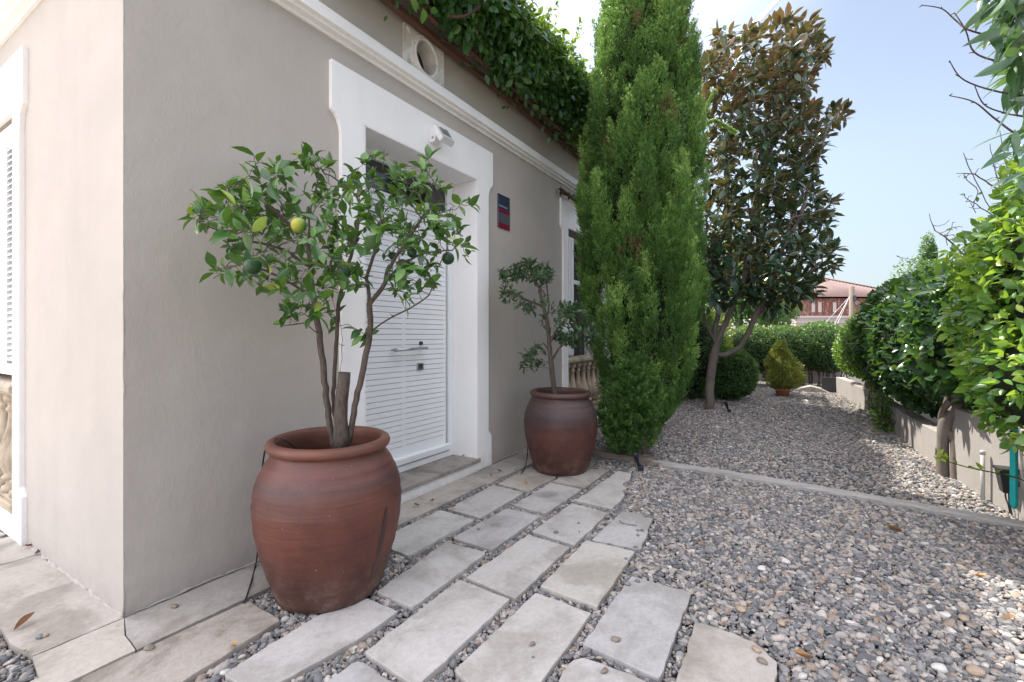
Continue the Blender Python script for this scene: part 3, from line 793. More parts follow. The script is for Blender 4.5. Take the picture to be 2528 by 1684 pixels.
def stone_mat():
    m, t, p, o = new_mat('gravel_stone')
    oi = t.nodes.new('ShaderNodeObjectInfo')
    c = ramp(t, oi.outputs['Random'], [(0, (.125, .127, .135)), (.14, (.17, .172, .18)), (.28, (.22, .218, .222)), (.42, (.27, .262, .258)), (.57, (.345, .32, .30)),
                                      (.72, (.40, .355, .315)), (.83, (.31, .25, .205)), (.90, (.46, .42, .38)), (.965, (.56, .54, .51)), (.985, (.32, .22, .155))], 'CONSTANT')
    v = coords(t, (1, 1, 1), obj_rand=True)
    n = noise(t, v, 2.2, 5, .7)
    c = mix(t, c, ramp(t, n, [(.3, (.75, .75, .77)), (.65, (1.15, 1.13, 1.1))]), .8, 'MULTIPLY')
    t.links.new(c, p.inputs['Base Color']); p.inputs['Roughness'].default_value = .78; p.inputs['Specular IOR Level'].default_value = .3
    bump(t, p, n, .35, .15); return m
M['stone'] = stone_mat()
def gravel():
    pts = []
    def grid(x0, x1, yy0, yy1, s, layer):
        gx, gy_ = np.meshgrid(np.arange(x0, x1, s), np.arange(yy0, yy1, s)); n = gx.size
        P = np.stack([gx.ravel(), gy_.ravel()], 1)+RNG.uniform(-.5, .5, (n, 2))*s*1.1
        return P, np.full(n, s), np.full(n, layer)
    near = [grid(-1.9, 3.7, -4.6, 1.9, .0178, 0), grid(-1.2, 3.7, -4.2, 1.2, .029, 1), grid(-.6, 3.7, -3.9, .3, .021, 2)]
    far = [grid(3.7, 7.0, -4.2, 0, .0215, 0), grid(3.7, 7.0, -4.2, 0, .036, 1), grid(7.0, 13.5, -4.0, 0, .028, 0), grid(7.0, 13.5, -4.0, 0, .045, 1)]
    P = np.concatenate([g[0] for g in near+far]); s = np.concatenate([g[1] for g in near+far]); lay = np.concatenate([g[2] for g in near+far])
    keep = ~((P[:, 0] > -.01) & (P[:, 1] > -.015)) & ~((P[:, 1] > .0) & (P[:, 0] > 3.7))
    P, s, lay = P[keep], s[keep], lay[keep]
    ins = np.zeros(len(P), bool); dm = np.full(len(P), 9.0)
    for sl_ in SLABS:
        bb0, bb1 = sl_.min(0)-.3, sl_.max(0)+.3
        w = np.where((P[:, 0] > bb0[0]) & (P[:, 0] < bb1[0]) & (P[:, 1] > bb0[1]) & (P[:, 1] < bb1[1]))[0]
        if not len(w): continue
        ins[w] |= in_poly(P[w], sl_); dm[w] = np.minimum(dm[w], dist_poly(P[w], sl_))
    keep = ~ins & (dm > .004)
    P, s, lay, dm = P[keep], s[keep], lay[keep], dm[keep]
    n = len(P)
    sc = np.clip(RNG.lognormal(0, .34, n), .42, 2.1)*.0117
    sc = np.where(P[:, 0] > 3.7, sc*.95, sc); sc = np.where(P[:, 0] > 7, sc*1.15, sc)
    sc = np.where(lay == 1, sc*1.12, sc)
    sc = np.where(lay == 2, RNG.uniform(.0035, .0065, n), sc)
    sc = np.minimum(sc, np.maximum(.006, dm*1.05))
    rise = np.clip(dm/.22, 0, 1)
    z = -.024+rise*.024+np.where(lay == 1, .006, np.where(lay == 2, .004, 0))+wave(P, 3.0, 5)*.004*rise+RNG.uniform(-.003, .003, n)
    z = np.where((P[:, 0] > 3.7), z+.012, z)
    me = bpy.data.meshes.new('gravel'); me.vertices.add(n)
    me.vertices.foreach_set('co', np.column_stack([P, z]).astype(np.float32).ravel())
    rot = np.column_stack([RNG.normal(0, .38, n), RNG.normal(0, .38, n), RNG.uniform(0, 6.283, n)])
    scl = sc[:, None]*RNG.uniform(.85, 1.2, (n, 3))
    a = me.attributes.new('rot', 'FLOAT_VECTOR', 'POINT'); a.data.foreach_set('vector', rot.astype(np.float32).ravel())
    a = me.attributes.new('scl', 'FLOAT_VECTOR', 'POINT'); a.data.foreach_set('vector', scl.astype(np.float32).ravel())
    a = me.attributes.new('pick', 'INT', 'POINT'); a.data.foreach_set('value', RNG.integers(0, 10, n).astype(np.int32))
    o = link('gravel', me, M['stone']); o['kind'] = 'stuff'; o['label'] = 'mixed grey, beige and bluish pebble gravel covering the garden'
    ng = bpy.data.node_groups.new('gravel', 'GeometryNodeTree')
    ng.interface.new_socket('Geometry', in_out='INPUT', socket_type='NodeSocketGeometry'); ng.interface.new_socket('Geometry', in_out='OUTPUT', socket_type='NodeSocketGeometry')
    gi = ng.nodes.new('NodeGroupInput'); go = ng.nodes.new('NodeGroupOutput')
    ip = ng.nodes.new('GeometryNodeInstanceOnPoints'); ci = ng.nodes.new('GeometryNodeCollectionInfo')
    ci.inputs['Collection'].default_value = stone_variants(); ci.inputs['Separate Children'].default_value = True; ci.inputs['Reset Children'].default_value = True
    ip.inputs['Pick Instance'].default_value = True
    def na(nm, typ):
        x = ng.nodes.new('GeometryNodeInputNamedAttribute'); x.data_type = typ; x.inputs['Name'].default_value = nm; return x.outputs[0]
    L = ng.links
    L.new(gi.outputs[0], ip.inputs['Points']); L.new(ci.outputs[0], ip.inputs['Instance'])
    L.new(na('pick', 'INT'), ip.inputs['Instance Index']); 
    e2r = ng.nodes.new('FunctionNodeEulerToRotation'); L.new(na('rot', 'FLOAT_VECTOR'), e2r.inputs[0]); L.new(e2r.outputs[0], ip.inputs['Rotation'])
    L.new(na('scl', 'FLOAT_VECTOR'), ip.inputs['Scale']); L.new(ip.outputs[0], go.inputs[0])
    md = o.modifiers.new('stones', 'NODES'); md.node_group = ng
    print('gravel stones', n)
gravel()

# ------------------------------------------------------------ terracotta pots
def pot(loc, sc, mat, label):
    e = empty('terracotta_pot', (*loc, 0), 0, label, 'plant pot', 'large terracotta pots')
    prof = [(0, .0), (.235, .0), (.248, .006), (.256, .03), (.272, .08), (.294, .15), (.315, .22), (.333, .30), (.344, .38), (.347, .45), (.340, .52), (.324, .575),
            (.302, .62), (.282, .652), (.268, .672), (.264, .684), (.268, .692), (.280, .697), (.289, .708), (.291, .722), (.284, .736), (.270, .744), (.252, .742),
            (.243, .730), (.240, .70), (.246, .66), (.262, .60), (.272, .56)]
    # slight throwing ridges
    P = []
    for i in range(len(prof)-1):
        (r0, z0), (r1, z1) = prof[i], prof[i+1]; k = 3 if abs(z1-z0) > .03 else 1
        for q in range(k):
            f = q/k; r = r0+(r1-r0)*f; z = z0+(z1-z0)*f
            if .03 < z < .65 and i < 14 and k > 1: r += .0012*math.sin(z*140+1)+.0009*math.sin(z*61)
            P.append((r*sc, z*sc))
    P.append((prof[-1][0]*sc, prof[-1][1]*sc))
    mb = MB(); mb.lathe(P, n=96); mb.v = [(x*(1+.006*math.sin(2*math.atan2(y, x)+1)), y, z+.004*math.sin(math.atan2(y, x)) * (1 if z > .1 else 0)) for x, y, z in mb.v]
    # the open inner end is closed by the soil
    f = mb.f[-1]; mb.f.pop(); mb.sm.pop()
    mb.build('body', mat, e)
    mb = MB(); n = 40; V = [(0, 0, .60*sc)]; F = []
    R = [.08, .16, .255]
    for ri, r in enumerate(R):
        for k in range(n):
            a_ = 2*PI*k/n; V.append((r*sc*math.cos(a_), r*sc*math.sin(a_), (.598+.012*math.sin(5*a_+ri)*(ri < 2))*sc))
    for k in range(n): F.append((0, 1+k, 1+(k+1) % n))
    for ri in range(2):
        for k in range(n): F.append((1+ri*n+k, 1+(ri+1)*n+k, 1+(ri+1)*n+(k+1) % n, 1+ri*n+(k+1) % n))
    mb.add(V, F, True); mb.build('soil', M['soil'], e)
    return e
P1 = np.array([.650, -.559]); P2 = np.array([3.098, -.650])
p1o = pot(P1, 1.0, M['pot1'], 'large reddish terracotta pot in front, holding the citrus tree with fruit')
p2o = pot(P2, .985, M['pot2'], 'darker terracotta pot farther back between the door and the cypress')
# drip stain: a run of darker slip on the front pot, lies on its wall
M['drip'] = plain('dark_slip', (.045, .016, .012), .35, 0, .15, 30, .1)
mb = MB(); V = []; F = []
dr = [(.445, .004), (.43, .011), (.40, .013), (.36, .016), (.32, .018), (.29, .022), (.27, .016), (.25, .017), (.22, .019), (.19, .017), (.16, .013), (.13, .012), (.10, .008), (.085, .002)]
def pr(z):
    pz = [0.03, .08, .15, .22, .30, .38, .45, .52]; rr = [.256, .272, .294, .315, .333, .344, .347, .340]; return float(np.interp(z, pz, rr))
for i, (z, w) in enumerate(dr):
    cen = -1.43-.30*(.45-z)
    for s_ in (-1, -.33, .33, 1):
        a_ = cen+s_*w/.33+.0; r = pr(z)+.0022*(1-.6*abs(s_))+.0005; V.append((r*math.cos(a_), r*math.sin(a_), z))
for i in range(len(dr)-1):
    for k in range(3): F.append((i*4+k, i*4+k+1, (i+1)*4+k+1, (i+1)*4+k))
mb.add(V, F, True); mb.build('drip_stain', M['drip'], p1o)

# ------------------------------------------------------------ leaves and branches
def leaf_tmpl(rows, prof, fold=.25, droop=.15):
    """length 1 along y; prof: half widths at each inner row"""
    V = [(0, 0, 0)]; F3 = []; F4 = []
    ts = [(i+1)/(rows+1) for i in range(rows)]
    for t_, w in zip(ts, prof):
        z = -droop*t_*t_
        V += [(-w, t_, z+fold*w), (0, t_, z), (w, t_, z+fold*w)]
    V.append((0, 1, -droop))
    F3 += [(0, 2, 1), (0, 3, 2)]
    for i in range(rows-1):
        a_ = 1+3*i; b = a_+3
        F4 += [(a_, a_+1, b+1, b), (a_+1, a_+2, b+2, b+1)]
    a_ = 1+3*(rows-1); t_ = len(V)-1
    F3 += [(a_, a_+1, t_), (a_+1, a_+2, t_)]
    return np.array(V, float), np.array(F3), np.array(F4).reshape(-1, 4)
T_CIT = leaf_tmpl(4, (.15, .235, .225, .13), .35, .22)
T_OVAL = leaf_tmpl(3, (.20, .27, .19), .3, .18)
T_LANCE = leaf_tmpl(4, (.075, .11, .105, .06), .3, .25)
T_MAG = leaf_tmpl(3, (.15, .215, .16), .25, .12)
T_SM = leaf_tmpl(1, (.30,), .3, .1)
T_TINY = (np.array([(0, 0, 0), (-.15, .45, .04), (.15, .45, -.04), (0, 1, 0)], float), np.array([(0, 2, 1), (1, 2, 3)]), np.zeros((0, 4), int))
T_BLADE = leaf_tmpl(1, (.14,), .2, .0)
def norm(a): return a/(np.linalg.norm(a, axis=-1, keepdims=True)+1e-9)
def leaves(name, P, A, Nn, L, tmpl, mat, parent=None, rnd=None, ws=1.0, origin=(0, 0, 0)):
    P = np.asarray(P)-np.asarray(origin); A = norm(A); X = norm(np.cross(A, Nn)); Z = np.cross(X, A)
    V, F3, F4 = tmpl; n = len(P); k = len(V); L = np.asarray(L).reshape(-1, 1, 1)*np.ones((n, 1, 1))
    if not hasattr(ws, '__len__'): ws = np.full(n, ws)
    W_ = np.asarray(ws).reshape(-1, 1, 1)
    G = P[:, None, :]+L*(V[None, :, 0:1]*W_*X[:, None, :]+V[None, :, 1:2]*A[:, None, :]+V[None, :, 2:3]*Z[:, None, :])
    off = (np.arange(n)*k)[:, None, None]
    f3 = (F3[None]+off).reshape(-1, 3); f4 = (F4[None]+off).reshape(-1, 4) if len(F4) else np.zeros((0, 4), int)
    if rnd is None: rnd = RNG.uniform(0, 1, n)
    me = arr_mesh(name, G.reshape(-1, 3), [f3, f4], np.repeat(rnd, k), True)
    return link(name, me, mat, parent)

def grow(stems, attr, step=.04, infl=.4, kill=.07, iters=160, jit=.15, up=.05, seed=3):
    """stems: list of polylines (points joined to the previous ones by nearness); attr: points to reach"""
    r = np.random.default_rng(seed)
    nodes = []; par = []
    for si, st in enumerate(stems):
        st = [np.asarray(p, float) for p in st]
        if si and nodes:
            d = [np.linalg.norm(q-st[0]) for q in nodes]; j0 = int(np.argmin(d))
            last = j0 if d[j0] < .25 else -1
        else: last = -1
        prev = st[0]; 
        if last == -1: nodes.append(prev); par.append(-1); last = len(nodes)-1
        for p in st[1:]:
            L = np.linalg.norm(p-prev); m = max(1, int(L/step))
            for q in range(1, m+1):
                nodes.append(prev+(p-prev)*q/m+r.normal(0, step*.06, 3)); par.append(last); last = len(nodes)-1
            prev = p
    NP = np.array(nodes); attr = np.asarray(attr).copy()
    near = np.full(len(attr), -1); nd = np.full(len(attr), 1e9)
    for i in range(0, len(NP)):
        d = np.linalg.norm(attr-NP[i], axis=1); m = d < nd; nd[m] = d[m]; near[m] = i
    alive = nd > kill
    for it in range(iters):
        act = alive & (nd < infl)
        if not act.any(): break
        idx = near[act]; dirs = norm(attr[act]-NP[idx])
        u = np.unique(idx); new = []; newp = []
        for k in u:
            dsum = dirs[idx == k].sum(0); dsum = dsum/(np.linalg.norm(dsum)+1e-9)+r.normal(0, jit, 3)+np.array([0, 0, up]); dsum /= np.linalg.norm(dsum)
            new.append(NP[k]+dsum*step); newp.append(int(k))
        base = len(NP); NP = np.vstack([NP, new]); par += newp
        for i in range(len(new)):
            d = np.linalg.norm(attr-NP[base+i], axis=1); m = (d < nd-1e-6); nd[m] = d[m]; near[m] = base+i
        alive &= nd > kill
    return NP, np.array(par)
def radii(NP, par, tip=.0018, ex=2.3, rmax=None):
    n = len(NP); acc = np.zeros(n); kids = np.zeros(n, int)
    for i in range(n-1, -1, -1):
        if acc[i] == 0: acc[i] = tip**ex
        if par[i] >= 0: acc[par[i]] += acc[i]; kids[par[i]] += 1
    # trunk polylines: indices of parents are always smaller only for grown nodes
    r = acc**(1/ex)
    if rmax: r = np.minimum(r, rmax)
    return r, kids
def branch_mesh(name, NP, par, r, mat, parent=None, n=6, origin=(0, 0, 0), rmin=0):
    mb = MB(); NPo = NP-np.asarray(origin)
    kids = {}
    for i, p in enumerate(par): kids.setdefault(int(p), []).append(i)
    st = [(None, k) for k in kids.get(-1, [])]
    while st:
        p, i = st.pop()
        pts = [NPo[p]] if p is not None else []; rr = [min(r[p], r[i]*1.15)] if p is not None else []
        while True:
            pts.append(NPo[i]); rr.append(r[i]); ks = kids.get(i, [])
            if not ks: break
            ks = sorted(ks, key=lambda q: -r[q])
            for q in ks[1:]: st.append((i, q))
            i = ks[0]
        if len(pts) > 1 and max(rr) > rmin: mb.tube(pts, rr, n if rr[0] > .006 else 4)
    return mb.build(name, mat, parent)
def poly_points(poly, n, dfn, thick, seed=1, shell=.0, edge=40):
    """points seen inside a traced crown outline, spread through the crown's real depth"""
    r = np.random.default_rng(seed); poly = np.array(poly, float)
    lo, hi = poly.min(0), poly.max(0); out = []
    while len(out) < n:
        q = r.uniform(lo, hi, (n*3, 2)); q = q[in_poly(q, poly)]; out.extend(q)
    q = np.array(out[:n]); w = np.clip(dist_poly(q, poly)/edge, 0, 1); half = thick*np.sqrt(1-(1-w)**2)+.02
    u = r.uniform(-1, 1, n)
    if shell: u = np.sign(u)*np.abs(u)**(1-shell)
    d = np.array([dfn(a_, b) for a_, b in q])+u*half
    r_ = (q[:, 0]-PCX)/FP; zz_ = (PHY-q[:, 1])/FP
    return CAM+d[:, None]*FW+(r_*d)[:, None]*RT+(zz_*d)[:, None]*UP, u
def tip_leaves(NP, par, kids, r, sel, per, L, spread=.9, upb=.3, seed=1, rosette=False, droop=0.0):
    rg = np.random.default_rng(seed); P = []; A = []; Nn = []
    for i in sel:
        d = norm(NP[i]-NP[par[i]]) if par[i] >= 0 else np.array([0, 0, 1.])
        k = rg.poisson(per) if not rosette else per
        a0 = rg.uniform(0, 6.28)
        x = np.cross(d, [0.3, 0.2, 1]); x = norm(x); y = np.cross(d, x)
        for q in range(k):
            an = a0+q*2.4; side = math.cos(an)*x+math.sin(an)*y
            dv = d*(1-spread)+side*spread+rg.normal(0, .22, 3)+np.array([0, 0, upb-droop])
            dv = norm(dv)
            nn = norm(np.array([0, 0, 1.0])+d*.4+rg.normal(0, .35, 3))
            P.append(NP[i]+rg.normal(0, .006, 3)); A.append(dv); Nn.append(nn)
    return np.array(P), np.array(A), np.array(Nn)

M['bark'] = bark_mat('citrus_bark', (.045, .033, .027), (.125, .095, .078), 60)
M['magbark'] = bark_mat('grey_brown_bark', (.10, .08, .068), (.19, .16, .14), 14)
M['twig'] = bark_mat('dark_twig', (.06, .035, .028), (.12, .07, .06), 60)
M['lf_cit'] = leaf_mat('citrus_leaf', [(0, (.014, .050, .018)), (.4, (.032, .105, .020)), (.75, (.075, .18, .024)), (.93, (.11, .24, .02)), (1, (.26, .32, .03))], (.30, .55, .05), .16, .26, None, .6)
M['lf_cit2'] = leaf_mat('matt_citrus_leaf', [(0, (.024, .055, .030)), (.5, (.045, .095, .045)), (1, (.09, .15, .065))], (.25, .45, .08), .2, .42)
M['fruit_g'] = plain('green_fruit', (.012, .05, .014), .35, 0, .12, 20, .15)
M['fruit_y'] = None
def fruit_y():
    m, t, p, o = new_mat('ripening_fruit'); v = coords(t); n = noise(t, v, 5, 3)
    sx = t.nodes.new('ShaderNodeSeparateXYZ'); tc = t.nodes.new('ShaderNodeTexCoord'); t.links.new(tc.outputs['Generated'], sx.inputs[0])
    ad = t.nodes.new('ShaderNodeMath'); ad.operation = 'MULTIPLY_ADD'; ad.inputs[1].default_value = .6; t.links.new(n, ad.inputs[0]); t.links.new(sx.outputs[0], ad.inputs[2])
    t.links.new(ramp(t, ad.outputs[0], [(.35, (.42, .37, .03)), (.6, (.26, .32, .03)), (1.0, (.07, .18, .03))]), p.inputs['Base Color'])
    p.inputs['Roughness'].default_value = .38; bump(t, p, noise(t, v, 160, 2), .25, .002); return m
M['fruit_y'] = fruit_y()

def walld(px, m=.0):
    u = .524-(px-PCX)/FP*.852*1.0
    u = math.sin(HEAD)-(px-PCX)/FP*math.cos(HEAD)
    return (-m-CAMY)/u if u > .01 else 99
def citrus1():
    base = (P1[0]+.03, P1[1]-.02, .60)
    e = empty('citrus_tree', base, 0, 'young citrus tree with one yellow fruit growing from the big reddish pot', 'citrus tree', 'citrus trees in pots')
    T = lambda pts, d0, d1: [at(x, y, d0+(d1-d0)*i/(len(pts)-1)) for i, (x, y) in enumerate(pts)]
    stems = [T([(770, 1030), (762, 1000), (752, 940), (745, 860), (735, 780), (722, 690), (716, 630), (708, 560), (712, 500)], 2.34, 2.28),
             T([(778, 1030), (770, 960), (766, 900), (770, 840), (774, 780), (778, 700), (790, 640), (815, 560), (828, 480)], 2.35, 2.42),
             T([(772, 905), (784, 840), (787, 780), (782, 735)], 2.38, 2.46),
             T([(800, 1030), (808, 980), (818, 920), (835, 850), (850, 765), (850, 700), (842, 640), (860, 580), (880, 520)], 2.33, 2.25),
             T([(850, 765), (890, 735), (940, 712), (985, 680), (1003, 640)], 2.29, 2.36),
             T([(848, 700), (885, 650), (930, 600), (985, 580), (1040, 575)], 2.27, 2.45),
             T([(880, 640), (930, 560), (970, 500), (1040, 480)], 2.3, 2.5),
             T([(722, 690), (690, 665), (640, 635), (590, 615), (530, 600)], 2.29, 1.98),
             T([(716, 620), (660, 575), (600, 560), (540, 545), (480, 520)], 2.28, 1.92),
             T([(708, 560), (650, 500), (590, 450), (560, 410)], 2.28, 2.05),
             T([(735, 770), (700, 742), (650, 750)], 2.3, 2.15),
             T([(770, 750), (800, 745), (840, 770)], 2.36, 2.30)]
    crown = [(415, 497), (450, 462), (500, 440), (535, 395), (600, 350), (680, 355), (720, 335), (745, 360), (800, 385), (870, 350), (905, 390), (985, 350), (1000, 405), (1040, 435),
             (1095, 480), (1060, 500), (1085, 560), (1080, 595), (1010, 575), (1003, 680), (950, 700), (900, 680), (860, 640), (800, 700), (740, 735), (690, 740), (655, 735), (655, 700),
             (600, 680), (580, 650), (480, 645), (460, 620), (520, 600), (500, 560), (440, 525)]
    df = lambda x, y: min(2.30+.0002*(x-750), walld(x, .42))
    A_, u = poly_points(crown, 760, df, .46, 5, 0, 130)
    A_ = A_[(A_[:, 1] < -.07)]
    NP, par = grow(stems, A_, .032, .30, .05, 90, .22, .05, 4)
    r, kids = radii(NP, par, .0015, 2.1, .026)
    r = np.maximum(r, .0013)
    o = np.array(base)
    branch_mesh('trunk', NP, par, r*1.05, M['bark'], e, 8, o)
    mb = MB(); T2 = [at(x, y, 2.30) for x, y in ((786, 1030), (784, 1000), (783, 960), (785, 920), (790, 880), (792, 856))]
    mb.tube([p-o for p in T2], [.043, .036, .033, .031, .030, .029], 14); mb.build('cut_stump', M['bark'], e)
    rg = np.random.default_rng(9)
    thin = np.where(r < .0045)[0]
    tips = [i for i in thin if kids[i] == 0]; mids = [i for i in thin if kids[i] > 0 and rg.random() < .34]
    Pa, Aa, Na = tip_leaves(NP, par, kids, r, tips, 4.8, .08, .66, .20, 2)
    Pb, Ab, Nb = tip_leaves(NP, par, kids, r, mids, 1.0, .08, .85, .22, 3)
    P = np.vstack([Pa, Pb]); A = np.vstack([Aa, Ab]); Nn = np.vstack([Na, Nb])
    ok = P[:, 1] < -.05; P, A, Nn = P[ok], A[ok], Nn[ok]
    pt = P+A*.09; bad = pt[:, 1] > -.01; A[bad, 1] = -np.abs(A[bad, 1])
    FR = ((687, 518, 1.96, .032, 1), (581, 612, 1.92, .034, 0), (947, 581, 2.36, .025, 0), (1030, 594, 2.48, .033, 0), (903, 588, 2.44, .022, 0), (790, 625, 2.1, .030, 0))
    ok = np.ones(len(P), bool)
    for (x, y, d, rr, yel) in FR[:5]:
        c_ = at(x, y, d); w_ = norm(CAM-c_)
        for m_ in (P, P+A*.04, P+A*.08):
            q = m_-c_; t_ = q@w_; ok &= ~((np.linalg.norm(q-t_[:, None]*w_, axis=1) < rr*.95) & (t_ > -rr))
    P, A, Nn = P[ok], A[ok], Nn[ok]
    n = len(P); hgt = (P[:, 2]-P[:, 2].min())/(np.ptp(P[:, 2])); rnd = np.clip(rg.normal(.45, .22, n), 0, .9); rnd = np.where(rg.random(n) < .04, rg.uniform(.92, 1, n), rnd)
    leaves('leaves', P, A, Nn, np.clip(rg.normal(.061, .017, n), .026, .11), T_CIT, M['lf_cit'], e, rnd, rg.uniform(.85, 1.15, n), o)
    print('citrus leaves', n, 'nodes', len(NP))
    for (x, y, d, rr, yel) in FR:
        p = at(x, y, d)-o
        mb = MB(); prf = [(0, -1), (.2, -.98), (.5, -.87), (.75, -.66), (.93, -.36), (1, 0), (.95, .33), (.78, .64), (.5, .87), (.25, .95), (.1, .945), (0, .93)]
        mb.lathe([(a_*rr, b*rr*1.02) for a_, b in prf], (0, 0, 0), 24)
        f = mb.build('fruit', M['fruit_y'] if yel else M['fruit_g'], e); f.location = p
        if yel: f['label'] = 'ripening yellow green fruit'
        m2 = MB(); m2.tube([(0, 0, rr*.9), (.004, 0, rr*1.3), (.002, .004, rr*1.9)], .0016, 5); m2.build('stalk', M['bark'], f)
citrus1()
def citrus2():
    base = (P2[0]-.02, P2[1], .59)
    e = empty('citrus_tree', base, 0, 'small sparse citrus tree leaning from the darker pot beyond the door', 'citrus tree', 'citrus trees in pots')
    T = lambda pts, d0, d1: [at(x, y, d0+(d1-d0)*i/(len(pts)-1)) for i, (x, y) in enumerate(pts)]
    stems = [T([(1278, 915), (1272, 880), (1268, 840), (1262, 790), (1258, 740), (1248, 700), (1240, 660), (1215, 630), (1190, 615)], 4.38, 4.30),
             T([(1264, 790), (1278, 760), (1300, 735), (1325, 715)], 4.36, 4.2), T([(1258, 740), (1262, 700), (1256, 650), (1250, 620)], 4.36, 4.5),
             T([(1268, 830), (1285, 800), (1320, 780), (1350, 760)], 4.38, 4.15), T([(1266, 810), (1250, 790), (1225, 800), (1205, 820)], 4.38, 4.25),
             T([(1250, 705), (1225, 695), (1190, 680), (1160, 670)], 4.33, 4.2)]
    polys = [([(1145, 625), (1165, 603), (1210, 592), (1272, 620), (1278, 640), (1240, 655), (1222, 650), (1200, 640), (1180, 650), (1150, 640)], 170),
             ([(1148, 668), (1180, 655), (1220, 690), (1235, 730), (1200, 712), (1165, 692), (1150, 690)], 70),
             ([(1285, 700), (1330, 692), (1362, 725), (1385, 780), (1345, 800), (1300, 795), (1272, 770), (1275, 730)], 170), ([(1190, 820), (1230, 790), (1238, 830), (1222, 855), (1200, 850)], 36), ([(1240, 660), (1262, 680), (1262, 790), (1248, 760), (1243, 700)], 24)]
    A_ = np.vstack([poly_points(p, k, lambda x, y: 4.32, .26, 7+i, 0, 30)[0] for i, (p, k) in enumerate(polys)])
    A_ = A_[A_[:, 1] < -.1]
    NP, par = grow(stems, A_, .032, .35, .045, 80, .22, .03, 6)
    r, kids = radii(NP, par, .0022, 2.05, .045); o = np.array(base)
    branch_mesh('trunk', NP, par, r, M['bark'], e, 8, o)
    rg = np.random.default_rng(19); thin = np.where(r < .006)[0]; sel = [i for i in thin if kids[i] == 0 or rg.random() < .8]
    P, A, Nn = tip_leaves(NP, par, kids, r, sel, 3.4, .05, .6, .1, 5)
    n = len(P); leaves('leaves', P, A, Nn, np.clip(rg.normal(.058, .013, n), .03, .10), T_CIT, M['lf_cit2'], e, np.clip(rg.normal(.4, .25, n), 0, 1), .8, o)
citrus2()

# irrigation hoses over the pot rims
M['hose'] = plain('black_hose', (.012, .012, .013), .45)
mb = MB(); c0 = np.array([P1[0], P1[1], 0])
def rimp(px, py, d): return at(px, py, d)
pts = [at(705, 1050, 2.38), at(680, 1030, 2.33), at(655, 1012, 2.29), at(632, 1008, 2.29), at(613, 1026, 2.33), at(605, 1060, 2.38), at(599, 1120, 2.46), at(596, 1200, 2.55), at(592, 1270, 2.55), at(585, 1310, 2.50), gnd(566, 1375, .02), gnd(558, 1385, -.01)]
def smooth_path(P, k=6):
    P = [np.asarray(p) for p in P]; out = []
    for i in range(len(P)-1):
        p0 = P[max(i-1, 0)]; p1_ = P[i]; p2_ = P[i+1]; p3 = P[min(i+2, len(P)-1)]
        for q in range(k):
            t_ = q/k; out.append(.5*((2*p1_)+(-p0+p2_)*t_+(2*p0-5*p1_+4*p2_-p3)*t_**2+(-p0+3*p1_-3*p2_+p3)*t_**3))
    out.append(P[-1]); return out
mb.tube(smooth_path(pts), .0042, 8); tag(mb.build('irrigation_hose', M['hose']), 'thin black hose over the rim of the big reddish pot', 'hose')
mb = MB(); pts = [gnd(1196, 1092, -.01), gnd(1204, 1080, .03), at(1212, 1050, 4.42), at(1214, 1000, 4.52), at(1216, 940, 4.55), at(1222, 915, 4.50), at(1240, 905, 4.45)]
mb.tube(smooth_path(pts), .0045, 8); tag(mb.build('irrigation_hose', M['hose']), 'thin black hose behind the darker pot beyond the door', 'hose')

# ------------------------------------------------------------ timber edging
M['grey_timber'] = wood_mat('weathered_grey_timber', (.22, .205, .19), (.36, .345, .33), (14, 1, 14))
M['dark_timber'] = wood_mat('dark_old_timber', (.13, .105, .085), (.20, .165, .135), (14, 1, 14))
def timber(pts, w, h, z0, mat, label):
    mb = MB(); pts = [np.array(p, float) for p in pts]; V = []; F = []; m = len(pts)
    for i, p in enumerate(pts):
        t_ = norm(pts[min(i+1, m-1)]-pts[max(i-1, 0)]); nn = np.array([-t_[1], t_[0]])
        j_ = [random.gauss(0, .0022) for _ in range(8)]
        w_ = w*(1 if 0 < i < m-1 else .93)
        q = [(w_/2, z0), (w_/2, h-.012), (w_/2-.01, h-.002), (w_*.15, h), (-w_*.2, h-.001), (-w_/2+.01, h-.003), (-w_/2, h-.014), (-w_/2, z0)]
        for (a_, z), jj in zip(q, j_): V.append((p[0]+nn[0]*(a_+jj), p[1]+nn[1]*(a_+jj), z+jj*.6))
    for i in range(m-1):
        for k in range(8): F.append((i*8+k, i*8+(k+1) % 8, (i+1)*8+(k+1) % 8, (i+1)*8+k))
    F.append(tuple(range(8))); F.append(tuple((m-1)*8+k for k in range(8))[::-1])
    mb.add(V, F); o = mb.build('timber_edging', mat); tag(o, label, 'timber edging', 'timber sleepers edging the gravel'); return o
tm = lambda a_, b, n: [a_+(b-a_)*i/(n-1) for i in range(n)]
timber(tm(np.array([3.74, -.48]), np.array([3.71, -1.36]), 16), .13, .062, -.03, M['dark_timber'], 'dark old timber sleeper behind the darker pot, under the cypress')
A0, A1 = gnd(1500, 1062, .03)[:2], gnd(2375, 1211, .03)[:2]
L_ = [A0+(A1-A0)*i/39+np.array([.055*math.sin(PI*i/39), 0]) for i in range(40)]
timber(L_, .105, .045, -.03, M['grey_timber'], 'long weathered grey timber sleeper crossing the gravel to the right wall')
mb = MB(); b_ = gnd(1500, 1072, .0); mb.prism([(0, 0), (.05, .01), (.11, .035), (.115, .05), (.02, .045), (-.01, .03)], lambda a_, b, k: (b_[0]-.05+.035*k, b_[1]+.04-a_, b)); tag(mb.build('timber_offcut', M['dark_timber'], None, .004), 'small dark broken timber offcut by the spike light', 'timber offcut')
